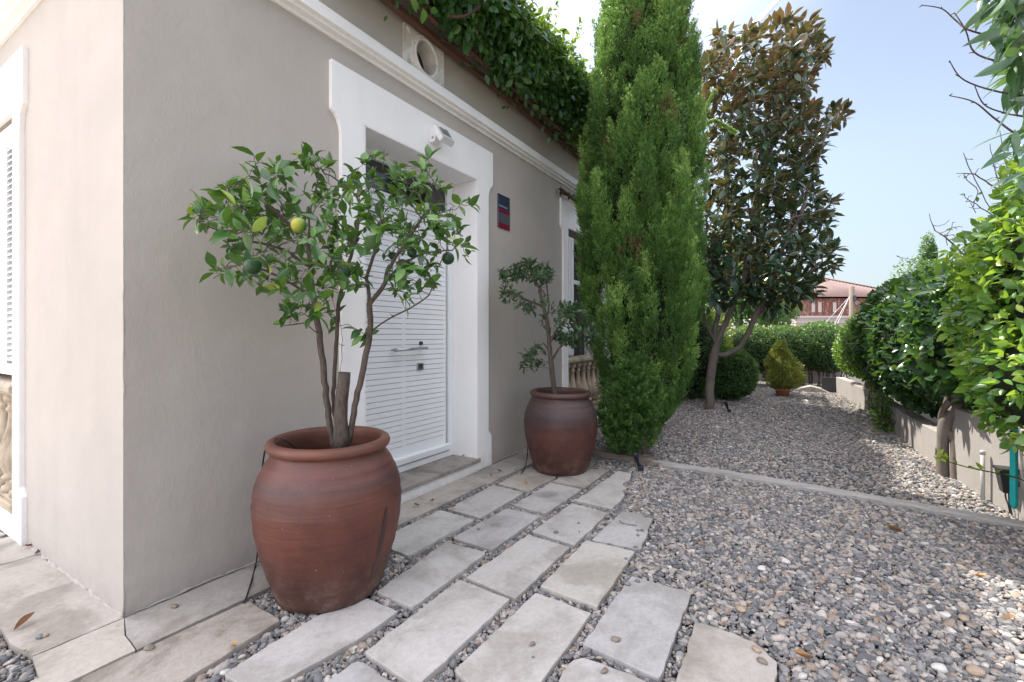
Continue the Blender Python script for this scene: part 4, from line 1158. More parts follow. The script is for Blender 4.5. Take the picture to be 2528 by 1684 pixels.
# ------------------------------------------------------------ cypress
def cypress():
    d0 = 4.87; base = gnd(1478, 1049, 0.0)
    base = np.array([4.0, -1.15, 0.0])
    e = empty('cypress', base, 0, 'tall dense green cypress beside the house wall, taller than the picture', 'cypress tree')
    prof = [(1030, 1420, 1478), (1000, 1405, 1500), (960, 1400, 1540), (920, 1385, 1562), (880, 1372, 1580), (800, 1350, 1598), (700, 1338, 1612), (640, 1330, 1616), (560, 1332, 1610), (480, 1326, 1608), (400, 1338, 1604), (300, 1347, 1600),
            (200, 1352, 1594), (100, 1366, 1584), (0, 1380, 1574), (-100, 1395, 1562), (-200, 1412, 1545), (-320, 1432, 1520), (-430, 1458, 1495)]
    zs = np.array([CAMH+(PHY-y)/FP*d0 for y, _, _ in prof]); cx = np.array([((l+r_)/2-1472)/FP*d0 for _, l, r_ in prof]); rr = np.array([(r_-l)/2/FP*d0 for _, l, r_ in prof])
    rg = np.random.default_rng(21)
    nl = 300; zl = np.sort(rg.uniform(zs.min()+.05, zs.max()-.3, nl)); thl = (np.arange(nl)*2.39996+rg.normal(0, .25, nl)) % (2*PI)
    C = []; AX = []; RAD = []; LOBE = []
    for a_, b_ in zip(zl, thl):
        rl = rg.uniform(.07, .135); ll = rg.uniform(.32, .85); R_ = float(np.interp(min(a_+ll*.4, zs.max()), zs, rr)); 
        if R_ < .14: rl *= .6
        Rc = max(R_-rl*rg.uniform(.7, 2.1), .02)
        k = int(210*ll*rl/.10); u_ = rg.uniform(0, 1, k); an_ = rg.uniform(0, 2*PI, k); rl = rl*1.0; env = 1.75*np.clip(u_, .02, 1)**.38*(1-u_*.96)**.85
        zz = a_+u_*ll; cxx = np.interp(zz, zs, cx); Rz = np.minimum(Rc, np.maximum(np.interp(zz, zs, rr)-rl*.75, .01))
        rd = np.array([math.cos(b_), math.sin(b_), 0]); sd_ = np.stack([np.cos(an_), np.sin(an_), 0*an_], 1)
        P_ = np.stack([base[0]+RT[0]*cxx, base[1]+RT[1]*cxx, zz], 1)+rd*(Rz+(u_-.35)*.07)[:, None]+sd_*(env*rl*rg.uniform(.75, 1.05, k))[:, None]
        keep = (sd_@rd) > -.45
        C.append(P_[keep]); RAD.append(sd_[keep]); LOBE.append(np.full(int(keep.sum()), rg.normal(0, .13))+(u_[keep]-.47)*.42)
    for q in range(26):      # rounded lobes low in front
        v_ = norm(rg.normal(size=3)); c0 = at(1447, 935, 4.55)+v_*np.array([.17, .17, .40]); k = 46; w_ = norm(rg.normal(size=(k, 3)))
        C.append(c0+w_*np.array([.10, .10, .15])); RAD.append(norm(w_*[1, 1, .3])); LOBE.append(np.full(k, -.13+rg.normal(0, .05)))
    cen = np.vstack(C); rad = np.vstack(RAD); lobe = np.concatenate(LOBE); n = len(cen); isl = np.zeros(n); isl[-26*46:] = 1
    print('plumes', n)
    plen = np.where(isl > 0, rg.uniform(.06, .10, n), rg.uniform(.08, .17, n)); prad = plen*rg.uniform(.16, .26, n)
    ax = norm(rad*rg.uniform(.15, .45, (n, 1))+[0, 0, 1]+rg.normal(0, .12, (n, 3)))
    ax[isl > 0] = norm(rad[isl > 0]*.7+[0, 0, .7]+rg.normal(0, .15, (int(isl.sum()), 3)))
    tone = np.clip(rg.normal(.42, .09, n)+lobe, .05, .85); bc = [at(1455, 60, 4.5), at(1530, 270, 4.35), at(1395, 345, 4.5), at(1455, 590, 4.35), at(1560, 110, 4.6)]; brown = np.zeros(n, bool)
    for q_ in bc: brown |= (np.linalg.norm(cen-q_, axis=1) < .11) & (rg.random(n) < .45)
    K = 40
    s = rg.beta(1.25, 1.15, (n, K)); an = rg.uniform(0, 2*PI, (n, K)); x = norm(np.cross(ax, [0.31, .12, .2])); y = np.cross(ax, x)
    prf = np.sin(np.clip(s*.93+.07, 0, 1)**.8*PI)**.7
    q = prad[:, None]*prf*rg.uniform(.35, 1.0, (n, K))
    side = np.cos(an)[..., None]*x[:, None]+np.sin(an)[..., None]*y[:, None]
    P = cen[:, None]+ax[:, None]*(s*plen[:, None])[..., None]+side*q[..., None]
    A = ax[:, None]*.95+side*.55+rg.normal(0, .16, (n, K, 3))
    Nn = side+rg.normal(0, .3, (n, K, 3))
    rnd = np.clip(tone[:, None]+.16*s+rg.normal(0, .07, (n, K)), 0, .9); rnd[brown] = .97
    L = rg.uniform(.014, .032, n*K)
    P = P.reshape(-1, 3); ok = P[:, 2] > .06
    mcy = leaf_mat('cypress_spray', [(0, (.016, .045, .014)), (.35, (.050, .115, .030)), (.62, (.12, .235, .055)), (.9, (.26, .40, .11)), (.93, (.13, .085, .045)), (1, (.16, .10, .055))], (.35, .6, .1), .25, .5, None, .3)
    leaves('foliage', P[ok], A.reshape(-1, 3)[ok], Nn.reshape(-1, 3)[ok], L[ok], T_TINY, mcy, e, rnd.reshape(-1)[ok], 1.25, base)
    # solid dark core, added to stop light passing between the sprays
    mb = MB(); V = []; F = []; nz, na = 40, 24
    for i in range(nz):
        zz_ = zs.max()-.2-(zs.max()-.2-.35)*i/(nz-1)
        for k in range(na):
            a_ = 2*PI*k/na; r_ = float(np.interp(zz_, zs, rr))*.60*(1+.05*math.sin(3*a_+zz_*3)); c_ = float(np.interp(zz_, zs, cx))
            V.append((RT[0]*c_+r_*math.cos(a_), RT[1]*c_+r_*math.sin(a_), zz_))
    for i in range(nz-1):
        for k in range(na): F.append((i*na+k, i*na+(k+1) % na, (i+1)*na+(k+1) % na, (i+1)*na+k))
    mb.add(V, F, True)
    m2, t, p, o_ = new_mat('dark_core'); v = coords(t); nn = noise(t, v, 30, 5, .7); t.links.new(ramp(t, nn, [(.4, (.010, .020, .008)), (.7, (.03, .045, .016))]), p.inputs['Base Color']); p.inputs['Roughness'].default_value = 1; bump(t, p, nn, 1, .05); M['inner'] = m2
    mb.build('dark_core', m2, e)
    mb = MB(); mb.tube([(.02, .0, -.05), (.03, 0, .15), (0, 0, .6), (0, 0, 3)], [.085, .065, .06, .03], 12)
    for (a_, b) in ((-.22, .05), (-.16, -.02), (-.28, .0)): mb.tube([(a_*.9, b, .02), (a_, b, .12), (a_*.8, b, .4)], [.012, .012, .01], 6)
    mb.build('trunk', M['magbark'], e)
    # feathery side sprays towards the magnolia
    for (pts, k) in (([(1608, 300), (1640, 278), (1688, 302)], 1), ([(1600, 290), (1610, 200), (1596, 95)], 1), ([(1600, 300), (1632, 230), (1640, 215)], 1)):
        c_ = smooth_path([at(x_, y_, 4.95) for x_, y_ in pts], 30); P = []; A = []; Nn = []
        for i, q_ in enumerate(c_):
            d_ = norm(c_[min(i+1, len(c_)-1)]-c_[max(0, i-1)]); f = 1-.7*i/len(c_)
            for j_ in range(14):
                sd = norm(RNG.normal(size=3)); P.append(q_+RNG.normal(0, .004, 3)); A.append(norm(d_+sd*.55)); Nn.append(RNG.normal(size=3))
        n = len(P); mat = leaf_mat('pale_spray', [(0, (.10, .22, .05)), (1, (.30, .42, .12))], (.45, .7, .2), .35, .5)
        leaves('side_spray', np.array(P), np.array(A), np.array(Nn), RNG.uniform(.03, .055, n), T_BLADE, mat, e, None, 1.0, base)
cypress()

# ------------------------------------------------------------ generic shrubs
def ell_foliage(name, ells, n, L, tmpl, mat, label, cat, group=None, seed=1, lump=.12, lf=5.0, core=.74, base=None, cut=None, ws=1.0, outw=.6, upw=.35, rb=.0, stems=None, depth=.22, part='foliage'):
    rg = np.random.default_rng(seed)
    E = np.array(ells, float); C = E[:, :3]; R = E[:, 3:6]
    area = (R[:, 0]*R[:, 1]+R[:, 0]*R[:, 2]+R[:, 1]*R[:, 2]); pick = rg.choice(len(E), n, p=area/area.sum())
    v = norm(rg.normal(size=(n, 3)))
    dep = 1-depth*rg.beta(1, 2.2, n)
    lm = 1+lump*wave(C[pick]*.8+v*R[pick]*1.0, lf, seed)+lump*.5*wave(C[pick]+v*R[pick], lf*2.7, seed+9)
    P = C[pick]+v*R[pick]*(lm*dep)[:, None]
    keep = np.ones(n, bool)
    for i in range(len(E)):
        q = np.linalg.norm((P-C[i])/R[i], axis=1); keep &= (q > .72) | (pick == i)
    if cut: keep &= cut(P)
    P = P[keep]; v = norm(v[keep]/R[pick[keep]]); n = len(P); lm = lm[keep]
    b = np.array(base if base is not None else (C[0][0], C[0][1], 0.0))
    e = empty(name, b, 0, label, cat, group)
    A = norm(v*outw+rg.normal(0, .6, (n, 3))+[0, 0, upw*rg.uniform(-.3, 1)]); Nn = norm(v+[0, 0, .5]+rg.normal(0, .45, (n, 3)))
    tone = np.clip(rg.normal(.42, .2, n)+(lm-1)*1.2+rb+.10*wave(P, 2.2, seed+3), 0, 1)
    leaves(part, P, A, Nn, np.clip(rg.normal(L, L*.32, n), L*.35, L*1.8), tmpl, mat, e, tone, ws, b)
    if core:  # solid dark core added inside to block light through the leaves
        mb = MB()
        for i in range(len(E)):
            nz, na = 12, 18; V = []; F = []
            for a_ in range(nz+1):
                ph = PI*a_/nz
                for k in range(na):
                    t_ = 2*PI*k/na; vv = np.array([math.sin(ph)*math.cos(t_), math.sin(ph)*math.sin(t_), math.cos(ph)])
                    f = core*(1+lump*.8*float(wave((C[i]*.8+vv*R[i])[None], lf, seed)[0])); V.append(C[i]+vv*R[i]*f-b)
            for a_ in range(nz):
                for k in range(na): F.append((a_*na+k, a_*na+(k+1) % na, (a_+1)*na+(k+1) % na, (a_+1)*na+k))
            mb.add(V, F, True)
        mb.build('dark_core', M['inner'], e)
    tw = MB(); ps = rg.choice(n, 70)
    for q in ps:
        i = int(np.argmin(np.linalg.norm((P[q]-C)/R, axis=1))); a0 = C[i]-[0, 0, R[i][2]*.5]; m1 = (a0+P[q])/2+rg.normal(0, .06, 3)
        tw.tube([w_-b for w_ in smooth_path([a0, m1, P[q]+norm(P[q]-C[i])*L*.3], 3)], list(np.linspace(.009, .0025, 7)), 4)
    tw.build('twigs', M['twig'], e)
    if stems:
        for st, rr_ in stems:
            mb = MB(); mb.tube([np.array(p_)-b for p_ in smooth_path(st, 5)], list(np.interp(np.linspace(0, 1, len(smooth_path(st, 5))), np.linspace(0, 1, len(rr_)), rr_)), 9); mb.build('trunk', M['magbark'], e)
    return e
G = 'shrubs along the right hand wall'
M['lf_box'] = leaf_mat('small_bright_leaf', [(0, (.02, .065, .016)), (.45, (.055, .15, .028)), (.8, (.14, .27, .045)), (1, (.30, .42, .08))], (.5, .8, .05), .32, .36, None, .45)
M['lf_dark'] = leaf_mat('dark_glossy_leaf', [(0, (.008, .030, .012)), (.5, (.016, .060, .018)), (.85, (.04, .11, .025)), (1, (.10, .20, .035))], (.3, .55, .06), .2, .30, None, .55)
M['lf_bright'] = leaf_mat('bright_glossy_leaf', [(0, (.018, .060, .018)), (.35, (.045, .135, .03)), (.7, (.12, .25, .045)), (1, (.36, .45, .11))], (.55, .8, .05), .34, .27, None, .6)
M['lf_hedge'] = leaf_mat('ivy_hedge_leaf', [(0, (.015, .05, .018)), (.5, (.035, .10, .03)), (.85, (.07, .17, .04)), (1, (.15, .27, .06))], (.4, .65, .08), .28, .42)
M['lf_yel'] = leaf_mat('yellow_green_leaf', [(0, (.04, .10, .012)), (.5, (.10, .20, .02)), (1, (.30, .38, .05))], (.7, .85, .05), .4, .4)
tr = lambda pts: [np.array(p, float) for p in pts]
ell_foliage('shrub', [(8.9, -3.72, 1.10, 1.25, .62, .62), (7.9, -3.8, 1.15, .8, .6, .62), (9.9, -3.6, .95, .7, .5, .5)], 26000, .036, T_SM, M['lf_box'], 'clipped rounded shrub with tiny bright leaves at the far end of the right wall', 'shrub', G, 31, .06, 4.0, .86,
            stems=[(tr([(9.02, -3.45, -.02), (9.0, -3.5, .3), (8.9, -3.6, .8)]), (.05, .05, .04)), (tr([(8.15, -3.55, -.02), (8.2, -3.52, .25), (8.0, -3.6, .8)]), (.09, .08, .07))], ws=1.1, depth=.10)
ell_foliage('shrub', [(6.9, -3.9, 1.22, 1.0, .70, .78), (5.9, -3.95, 1.18, .95, .72, .80), (6.4, -4.25, 1.50, 1.2, .5, .45), (5.2, -4.05, 1.15, .6, .6, .62)], 19000, .078, T_OVAL, M['lf_dark'], 'broad dark shrub with glossy oval leaves overhanging the middle of the right wall', 'shrub', G, 32, .05, 4.0, .86,
            stems=[(tr([(6.3, -3.62, -.02), (6.35, -3.68, .4), (6.5, -3.9, 1.0)]), (.04, .035, .03))], depth=.12)
TB = [gnd(2168, 1098), gnd(2196, 1107)]
e_ = ell_foliage('shrub', [(4.55, -4.02, 1.30, .75, .64, .66), (4.1, -4.3, 1.55, .7, .5, .5)], 6500, .095, T_OVAL, M['lf_dark'], 'dark leaved shrub on a stout twisted double trunk against the right wall', 'shrub', G, 33, .12, 4.0, .76, rb=.08,
            stems=[(tr([TB[0]-[0, 0, .03], TB[0]+[0, -.0, .30], TB[0]+[.0, -.02, .48], TB[0]+[-.04, -.08, .62], TB[0]+[.05, -.25, .95]]), (.048, .042, .052, .04, .035)),
                   (tr([TB[1]-[0, 0, .03], TB[1]+[.02, -.0, .16], TB[1]+[.05, .0, .34], TB[0]+[.03, 0, .50], TB[0]+[-.12, .0, .66], TB[0]+[-.3, -.05, .74]]), (.034, .030, .027, .03, .022, .016)),
                   (tr([TB[0]+[.05, -.02, .38], TB[0]+[.12, -.04, .55], TB[0]+[.05, -.06, .72], TB[0]+[.12, -.2, .9]]), (.028, .03, .03, .025))])
ell_foliage('shrub', [(3.25, -3.85, 1.45, .50, .48, .70), (2.80, -3.95, 1.62, .65, .55, .74), (3.5, -4.35, 1.95, .6, .45, .50), (2.75, -3.70, 1.00, .42, .34, .36)], 13000, .058, T_OVAL, M['lf_bright'], 'sunlit yellow green shrub nearest the camera on the right', 'shrub', G, 34, .16, 5.0, .72, rb=.12, depth=.3, outw=.8)
ell_foliage('shrub', [(7.05, -3.48, .30, .35, .14, .22), (7.2, -3.5, .62, .28, .16, .22), (6.75, -3.48, .16, .22, .12, .14)], 1500, .036, T_OVAL, M['lf_box'], 'low straggly seedling bush at the foot of the right wall', 'shrub', G, 35, .25, 9.0, 0, depth=.6)
# far hedge closing the garden
HEDGE = ell_foliage('hedge', [(12.6, -2.95, .98, .7, .62, .58), (12.3, -2.2, 1.0, .7, .7, .48), (12.0, -1.5, .9, .7, .6, .56), (12.8, -3.2, .85, .5, .35, .5)], 34000, .042, T_SM, M['lf_hedge'], 'rounded ivy covered hedge closing the far end of the garden', 'hedge', None, 41, .06, 4.0, .86, ws=1.1, depth=.1)
ell_foliage('hedge', [(11.7, -1.2, .55, .5, .5, .6), (12.1, -2.2, .45, .35, .5, .45)], 5200, .05, T_SM, leaf_mat('dry_ivy', [(0, (.03, .03, .018)), (.6, (.07, .065, .035)), (1, (.14, .13, .06))], (.4, .4, .1), .2, .6), 'bare brown lower part of a hedge behind the potted conifer', 'hedge', None, 42, .2, 6, .7, depth=.5)
ell_foliage('shrub', [(10.5, -.75, 1.0, .6, .5, .85), (10.2, -.9, .5, .4, .45, .45)], 9000, .050, T_SM, M['lf_yel'], 'backlit yellow green shrub behind the magnolia trunk', 'shrub', 'shrubs behind the magnolia', 43, .2, 5, .7, rb=.05, depth=.35)
ell_foliage('shrub', [(8.9, -.55, .9, .8, .75, .95), (9.7, -.2, 1.3, .7, .6, .9), (8.0, -.35, .75, .6, .6, .8)], 15000, .055, T_SM, M['lf_hedge'], 'tall dark evergreen shrub between the cypress and the magnolia', 'shrub', 'shrubs behind the magnolia', 44, .12, 4, .82, depth=.15)
ell_foliage('shrub', [(8.95, -1.42, .50, .52, .46, .48)], 11000, .045, T_BLADE, M['lf_hedge'], 'low rounded feathery shrub right behind the magnolia trunk', 'shrub', 'shrubs behind the magnolia', 45, .08, 5, .88, ws=2.2, depth=.12)
# stems under the far hedge
mb = MB(); hb = np.array(HEDGE.location)
for i in range(22):
    y_ = -2.45-.05*i+random.uniform(-.03, .03); x_ = 12.45+random.uniform(-.2, .2); a_ = random.uniform(-.15, .15)
    mb.tube([q-hb for q in smooth_path(tr([(x_, y_, -.04), (x_+a_*.4, y_+a_, .22), (x_+a_, y_-a_*.5, .6)]), 4)], .013, 5)
mb.build('stems', M['twig'], HEDGE)
mb = MB(); mb.box((13.2, -3.4, -.05), (13.35, -.2, .55)); tag(mb.build('boundary_wall', M['retain']), 'low pale wall glimpsed behind the stems of the far hedge', 'wall')
mb = MB(); mb.prism([(0, 0), (.16, .10), (.34, .15), (.52, .11), (.72, .01), (.7, -.04), (0, -.04)], lambda a_, b, k: (11.15+.32*k-.1*a_, -2.40-a_, b)); tag(mb.build('boulder', M['slab_cream'], None, .02, 3), 'pale rounded rock lying before the far hedge', 'rock')

# potted golden conifer
pc = gnd(1799, 912); e = empty('terracotta_pot', (pc[0], pc[1], 0), 0, 'small orange clay pot of the golden conifer before the far hedge', 'plant pot')
mb = MB(); mb.lathe([(0, 0), (.105, 0), (.128, .125), (.145, .13), (.148, .17), (.132, .172), (.125, .15)], n=28); mb.build('body', M['clay'], e)
mb = MB(); mb.lathe([(0, .150), (.126, .151)], n=24); mb.build('soil', M['soil'], e)
rg = np.random.default_rng(77); n = 9000; h_ = rg.beta(1.1, 1.5, n)
rad_ = np.interp(h_, [0, .12, .3, .55, .8, 1], [.15, .26, .31, .25, .13, .02])*rg.uniform(.3, 1.05, n)**.5; an = rg.uniform(0, 2*PI, n)
lum = 1+.18*np.sin(4*an+h_*14)+.1*np.sin(9*an-h_*22); sh = .06*np.sin(h_*6)
P = np.stack([pc[0]+rad_*lum*np.cos(an)+sh*RT[0], pc[1]+rad_*lum*np.sin(an)+sh*RT[1], .15+h_*.98], 1); v_ = np.stack([np.cos(an), np.sin(an), .8+0*an], 1)
ec = empty('conifer', (pc[0], pc[1], .16), 0, 'small golden green conifer in the orange clay pot', 'conifer')
leaves('foliage', P, v_+rg.normal(0, .35, (n, 3)), rg.normal(size=(n, 3)), rg.uniform(.03, .07, n), T_BLADE, leaf_mat('golden_conifer', [(0, (.06, .10, .025)), (.5, (.15, .19, .04)), (1, (.34, .36, .10))], (.6, .65, .1), .3, .5), ec, np.clip(rad_*2.2+rg.normal(0, .15, n), 0, 1), 1.2, (pc[0], pc[1], .16))
mb = MB(); mb.tube([(0, 0, -.03), (0, 0, .5), (.01, 0, .85)], [.016, .012, .005], 7); mb.build('trunk', M['twig'], ec)

# ------------------------------------------------------------ magnolia
def magnolia():
    base = gnd(1629, 943); D0 = 7.78
    e = empty('magnolia', base, 0, 'tall magnolia with glossy dark leaves and rusty brown undersides', 'magnolia tree')
    T = lambda pts, a_=0, b=0: [at(x, y, D0+a_+(b-a_)*i/(len(pts)-1)) for i, (x, y) in enumerate(pts)]
    stems = [T([(1629, 946), (1631, 900), (1636, 850), (1641, 815), (1650, 780), (1668, 740), (1690, 690), (1712, 640), (1722, 560), (1735, 470), (1750, 380), (1765, 280), (1780, 180)], 0, .1),
             T([(1645, 800), (1642, 760), (1660, 700), (1680, 630), (1678, 520), (1670, 420), (1668, 320), (1690, 220), (1700, 140)], 0, .5),
             T([(1648, 822), (1680, 812), (1705, 795), (1722, 760), (1738, 720), (1755, 690), (1775, 640), (1800, 570), (1820, 500)], 0, -.4),
             T([(1738, 720), (1770, 700), (1800, 680), (1850, 640), (1890, 600)], -.2, -.5),
             T([(1645, 790), (1620, 740), (1615, 690), (1620, 600), (1625, 500)], 0, .1),
             T([(1800, 570), (1840, 500), (1870, 400), (1900, 300), (1925, 265)], -.3, 0),
             T([(1750, 400), (1790, 300), (1830, 190), (1850, 90)], .1, .3), T([(1820, 500), (1860, 490), (1900, 480)], -.3, -.3)]
    crown = [(1600, 140), (1640, 95), (1655, 60), (1690, 80), (1740, 58), (1755, 75), (1790, 32), (1860, 48), (1895, 75), (1892, 115), (1880, 160), (1872, 205), (1880, 245), (1895, 255), (1945, 228), (1955, 262), (1928, 305), (1892, 345), (1875, 400),
             (1878, 440), (1890, 465), (1928, 455), (1922, 500), (1905, 545), (1938, 590), (1928, 616), (1898, 645), (1880, 680), (1830, 695), (1800, 720), (1770, 735), (1730, 700), (1690, 690), (1650, 720), (1612, 700), (1610, 600), (1614, 450), (1618, 300), (1595, 170)]
    A_, u = poly_points(crown, 1400, lambda x, y: D0, 1.05, 15, .1, 90)
    NP, par = grow(stems, A_, .10, 1.2, .13, 90, .2, .1, 8)
    r, kids = radii(NP, par, .0048, 2.3, .105)
    r = np.maximum(r, .004)
    branch_mesh('trunk', NP, par, r, M['magbark'], e, 9, base)
    rg = np.random.default_rng(5)
    tips = [i for i in range(len(NP)) if kids[i] == 0]; mids = [i for i in range(len(NP)) if kids[i] == 1 and r[i] < .02 and rg.random() < .4]
    Pa, Aa, Na = tip_leaves(NP, par, kids, r, tips, 8, .15, .55, .18, 12, True)
    Pb, Ab, Nb = tip_leaves(NP, par, kids, r, mids, 5, .15, .85, .0, 13, True)
    P = np.vstack([Pa, Pb]); A = np.vstack([Aa, Ab]); Nn = np.vstack([Na, Nb]); n = len(P)
    P = P+A*rg.uniform(0, .04, (n, 1))
    z = P[:, 2]; tone = np.clip(rg.normal(.28, .13, n)+np.clip((z-3.9)/1.6, 0, .6)*rg.uniform(.2, 1, n), 0, 1)
    mm = leaf_mat('magnolia_leaf', [(0, (.012, .042, .024)), (.5, (.026, .070, .034)), (.8, (.05, .08, .04)), (1, (.14, .10, .055))], (.55, .42, .08), .10, .25, (.165, .090, .055), .55, .62)
    # rusty felt under the leaves of the young upper growth
    tr_ = rg.random(n) < .5
    leaves('leaves', P, A, Nn, np.clip(rg.normal(.175, .035, n), .09, .25), T_MAG, mm, e, tone, 1.0, base)
    print('magnolia leaves', n, 'nodes', len(NP))
magnolia()

# ------------------------------------------------------------ vine on the terrace edge
def vine():
    rg = np.random.default_rng(61)
    n = 33000; x = .9+8.9*rg.random(n)**1.5
    a_ = rg.uniform(-.62*PI, 1.0*PI, n)     # round the front of the ribbon
    lm = 1+.25*wave(np.stack([x, a_], 1), 2.6, 3)+.14*wave(np.stack([x, a_], 1), 7, 4)
    yy = -.28-.33*lm*np.cos(a_)*rg.uniform(.3, 1, n)
    zz_ = 3.98+np.where(a_ > 0, .34, .34)*lm*np.sin(a_)*rg.uniform(.5, 1, n)+.08*wave(x[:, None], 1.6, 8)
    P = np.stack([x, yy, zz_], 1)
    hang = (rg.random(n) < .04) & ((x < 1.55) | (x > 2.3)); P[hang, 2] -= rg.uniform(0, .30, hang.sum()); P[hang, 1] = rg.uniform(-.5, -.1, hang.sum())
    P = P[(P[:, 1] < -.03) | (P[:, 2] > 4.02)]; n = len(P)
    e = empty('climbing_vine', (1, -.2, 3.7), 0, 'leafy green vine spilling over the timber rails along the terrace edge', 'vine')
    out_ = np.stack([0*P[:, 0], P[:, 1]+.2, P[:, 2]-4.02], 1); out_ = norm(out_)
    A = norm(out_*.5+rg.normal(0, .5, (n, 3))+[0, 0, -.35]); Nn = norm(out_+[0, 0, .6]+rg.normal(0, .4, (n, 3)))
    tone = np.clip(rg.normal(.4, .2, n)+.15*wave(P, 2.5, 6)+(P[:, 2]-4)*.25, 0, 1)
    leaves('leaves', P, A, Nn, np.clip(rg.normal(.075, .018, n), .035, .12), T_OVAL, leaf_mat('vine_leaf', [(0, (.014, .052, .022)), (.45, (.032, .105, .032)), (.8, (.08, .19, .04)), (1, (.24, .38, .07))], (.5, .75, .08), .27, .33), e, tone, .95, (1, -.2, 3.7))
    mb = MB()
    for i in range(46):
        x0 = 1.2+i*.22+rg.uniform(-.1, .1); z0 = 3.62; y0 = rg.uniform(-.35, -.05); pts = [(x0, y0, z0)]
        for k in range(5): pts.append((pts[-1][0]+rg.normal(.10, .10), pts[-1][1]+rg.normal(-.02, .05), pts[-1][2]+rg.uniform(.0, .14)))
        mb.tube([np.array(p)-[1, -.2, 3.7] for p in smooth_path(pts, 4)], list(np.linspace(.014, .005, 21)), 6)
    mb.build('stems', M['twig'], e)
    P = []; A = []; mb = MB()
    for q in range(120):
        x0 = 1.2+8.3*rg.random()**1.3; y0 = rg.uniform(-.5, -.05); z0 = 4.05+rg.uniform(-.05, .2); L_ = rg.uniform(.18, .5); d_ = norm(np.array([rg.normal(0, .35), rg.normal(-.15, .3), 1.0]))
        pts = [np.array([x0, y0, z0])+d_*L_*f+np.array([rg.normal(0, .012), rg.normal(0, .012), 0]) for f in np.linspace(0, 1, 7)]
        mb.tube([p-np.array([1, -.2, 3.7]) for p in pts], list(np.linspace(.004, .0015, 7)), 4)
        for p in pts[1:]:
            for s_ in range(2): P.append(p); A.append(norm(rg.normal(0, .7, 3)+d_*.5))
    mb.build('sprays', M['twig'], e); leaves('sprig_leaves', np.array(P), np.array(A), rg.normal(size=(len(P), 3)), rg.uniform(.03, .065, len(P)), T_OVAL, M['lf_yel'], e, rg.uniform(0, .8, len(P)), .9, (1, -.2, 3.7))
    # tall shoots against the sky
    for (pts, L) in (([(1238, 118), (1248, 90), (1255, 60), (1262, 35), (1280, 8)], .045), ([(1300, 178), (1318, 140), (1312, 110), (1328, 80), (1332, 45)], .045), ([(1322, 205), (1330, 180), (1345, 160)], .04), ([(1175, 20), (1195, -20), (1190, -60)], .05)):
        c_ = smooth_path([at(a, b, walld(a, -.15) if a < 1400 else 5) for a, b in pts], 8)
        mb = MB(); mb.tube([p-np.array([1, -.2, 3.7]) for p in c_], list(np.linspace(.006, .002, len(c_))), 5); mb.build('shoot', M['twig'], e)
        P = []; A = []
        for i in range(len(c_)):
            for s in range(2):
                P.append(c_[i]); A.append(norm(rg.normal(0, .7, 3)+[0, 0, .5]))
        leaves('shoot_leaves', np.array(P), np.array(A), rg.normal(size=(len(P), 3)), np.full(len(P), L*1.3), T_OVAL, M['lf_hedge'], e, None, 1.0, (1, -.2, 3.7))
vine()
mb = MB(); b_ = np.array([4.40, -.06, 3.04])
c_ = smooth_path(tr([(4.36, -.05, 3.035), (4.46, -.09, 3.0), (4.6, -.13, 2.95), (4.8, -.10, 2.97)]), 5); mb.tube([p-b_ for p in c_], .022, 7)
e = empty('dry_creeper', b_, 0, 'dark dry creeper stem hooked over the corner of the far window surround', 'creeper')
mb.build('stem', M['twig'], e)
rg = np.random.default_rng(3); P = np.array([c_[rg.integers(0, len(c_))]+rg.normal(0, .012, 3) for _ in range(90)]); leaves('dry_leaves', P, rg.normal(size=(90, 3)), rg.normal(size=(90, 3)), rg.uniform(.03, .06, 90), T_OVAL, leaf_mat('dry_leaf_dark', [(0, (.02, .022, .012)), (1, (.07, .06, .035))], (.2, .15, .05), .1, .6), e, None, 1.0, b_)

# ------------------------------------------------------------ right hand wall and the things on it
def wall_path(pts, z0, ztop, th, label, cap=False):
    mb = MB(); P = [np.array(p, float) for p in pts]; m = len(P); V = []; F = []
    zt = ztop if hasattr(ztop, '__len__') else [ztop]*m
    for i, p in enumerate(P):
        V += [(p[0], p[1], z0), (p[0], p[1], zt[i]), (p[0], p[1]-th, zt[i]), (p[0], p[1]-th, z0)]
    for i in range(m-1):
        for k in range(4): F.append((i*4+k, i*4+(k+1) % 4, (i+1)*4+(k+1) % 4, (i+1)*4+k))
    F += [(0, 1, 2, 3), ((m-1)*4+3, (m-1)*4+2, (m-1)*4+1, (m-1)*4)]
    mb.add(V, F); o = mb.build('retaining_wall', M['retain'], None, .006); tag(o, label, 'retaining wall', 'sections of the right hand garden wall'); return o
wall_path([(1.2, -4.02), (3.0, -3.86), (3.62, -3.81), (4.1, -3.73), (4.62, -3.675)], -.05, .62, .16, 'higher grey section of the garden wall behind the turquoise post')
wall_path([(4.63, -3.69), (5.44, -3.62), (6.64, -3.56), (7.6, -3.52)], -.05, .335, .14, 'low sunlit grey section of the garden wall striped by branch shadows')
wall_path([(7.61, -3.50), (8.9, -3.43), (10.16, -3.34), (11.2, -3.2)], -.05, .36, .14, 'farthest pale section of the garden wall under the clipped shrub')
mb = MB(); mb.box((11.22, -3.45, -.05), (11.3, -2.95, .34)); tag(mb.build('end_board', M['darkmetal']), 'dark slate board closing the far end of the right wall', 'board')
mb = MB(); mb.box((4.9, -4.2, -.05), (5.02, -3.9, .78)); tag(mb.build('planter_wall', M['retain']), 'short grey wall stub behind the twisted trunk', 'wall')
# pipe
pb = fac(2272, 1165, -3.745); mb = MB(); mb.tube([(pb[0], -3.715, -.04), (pb[0], -3.715, .375)], .013, 12); mb.tube([(pb[0], -3.715, .36), (pb[0], -3.715, .39)], .016, 12)
tag(mb.build('conduit_pipe', M['pipe']), 'short vertical grey conduit pipe on the right wall', 'pipe')
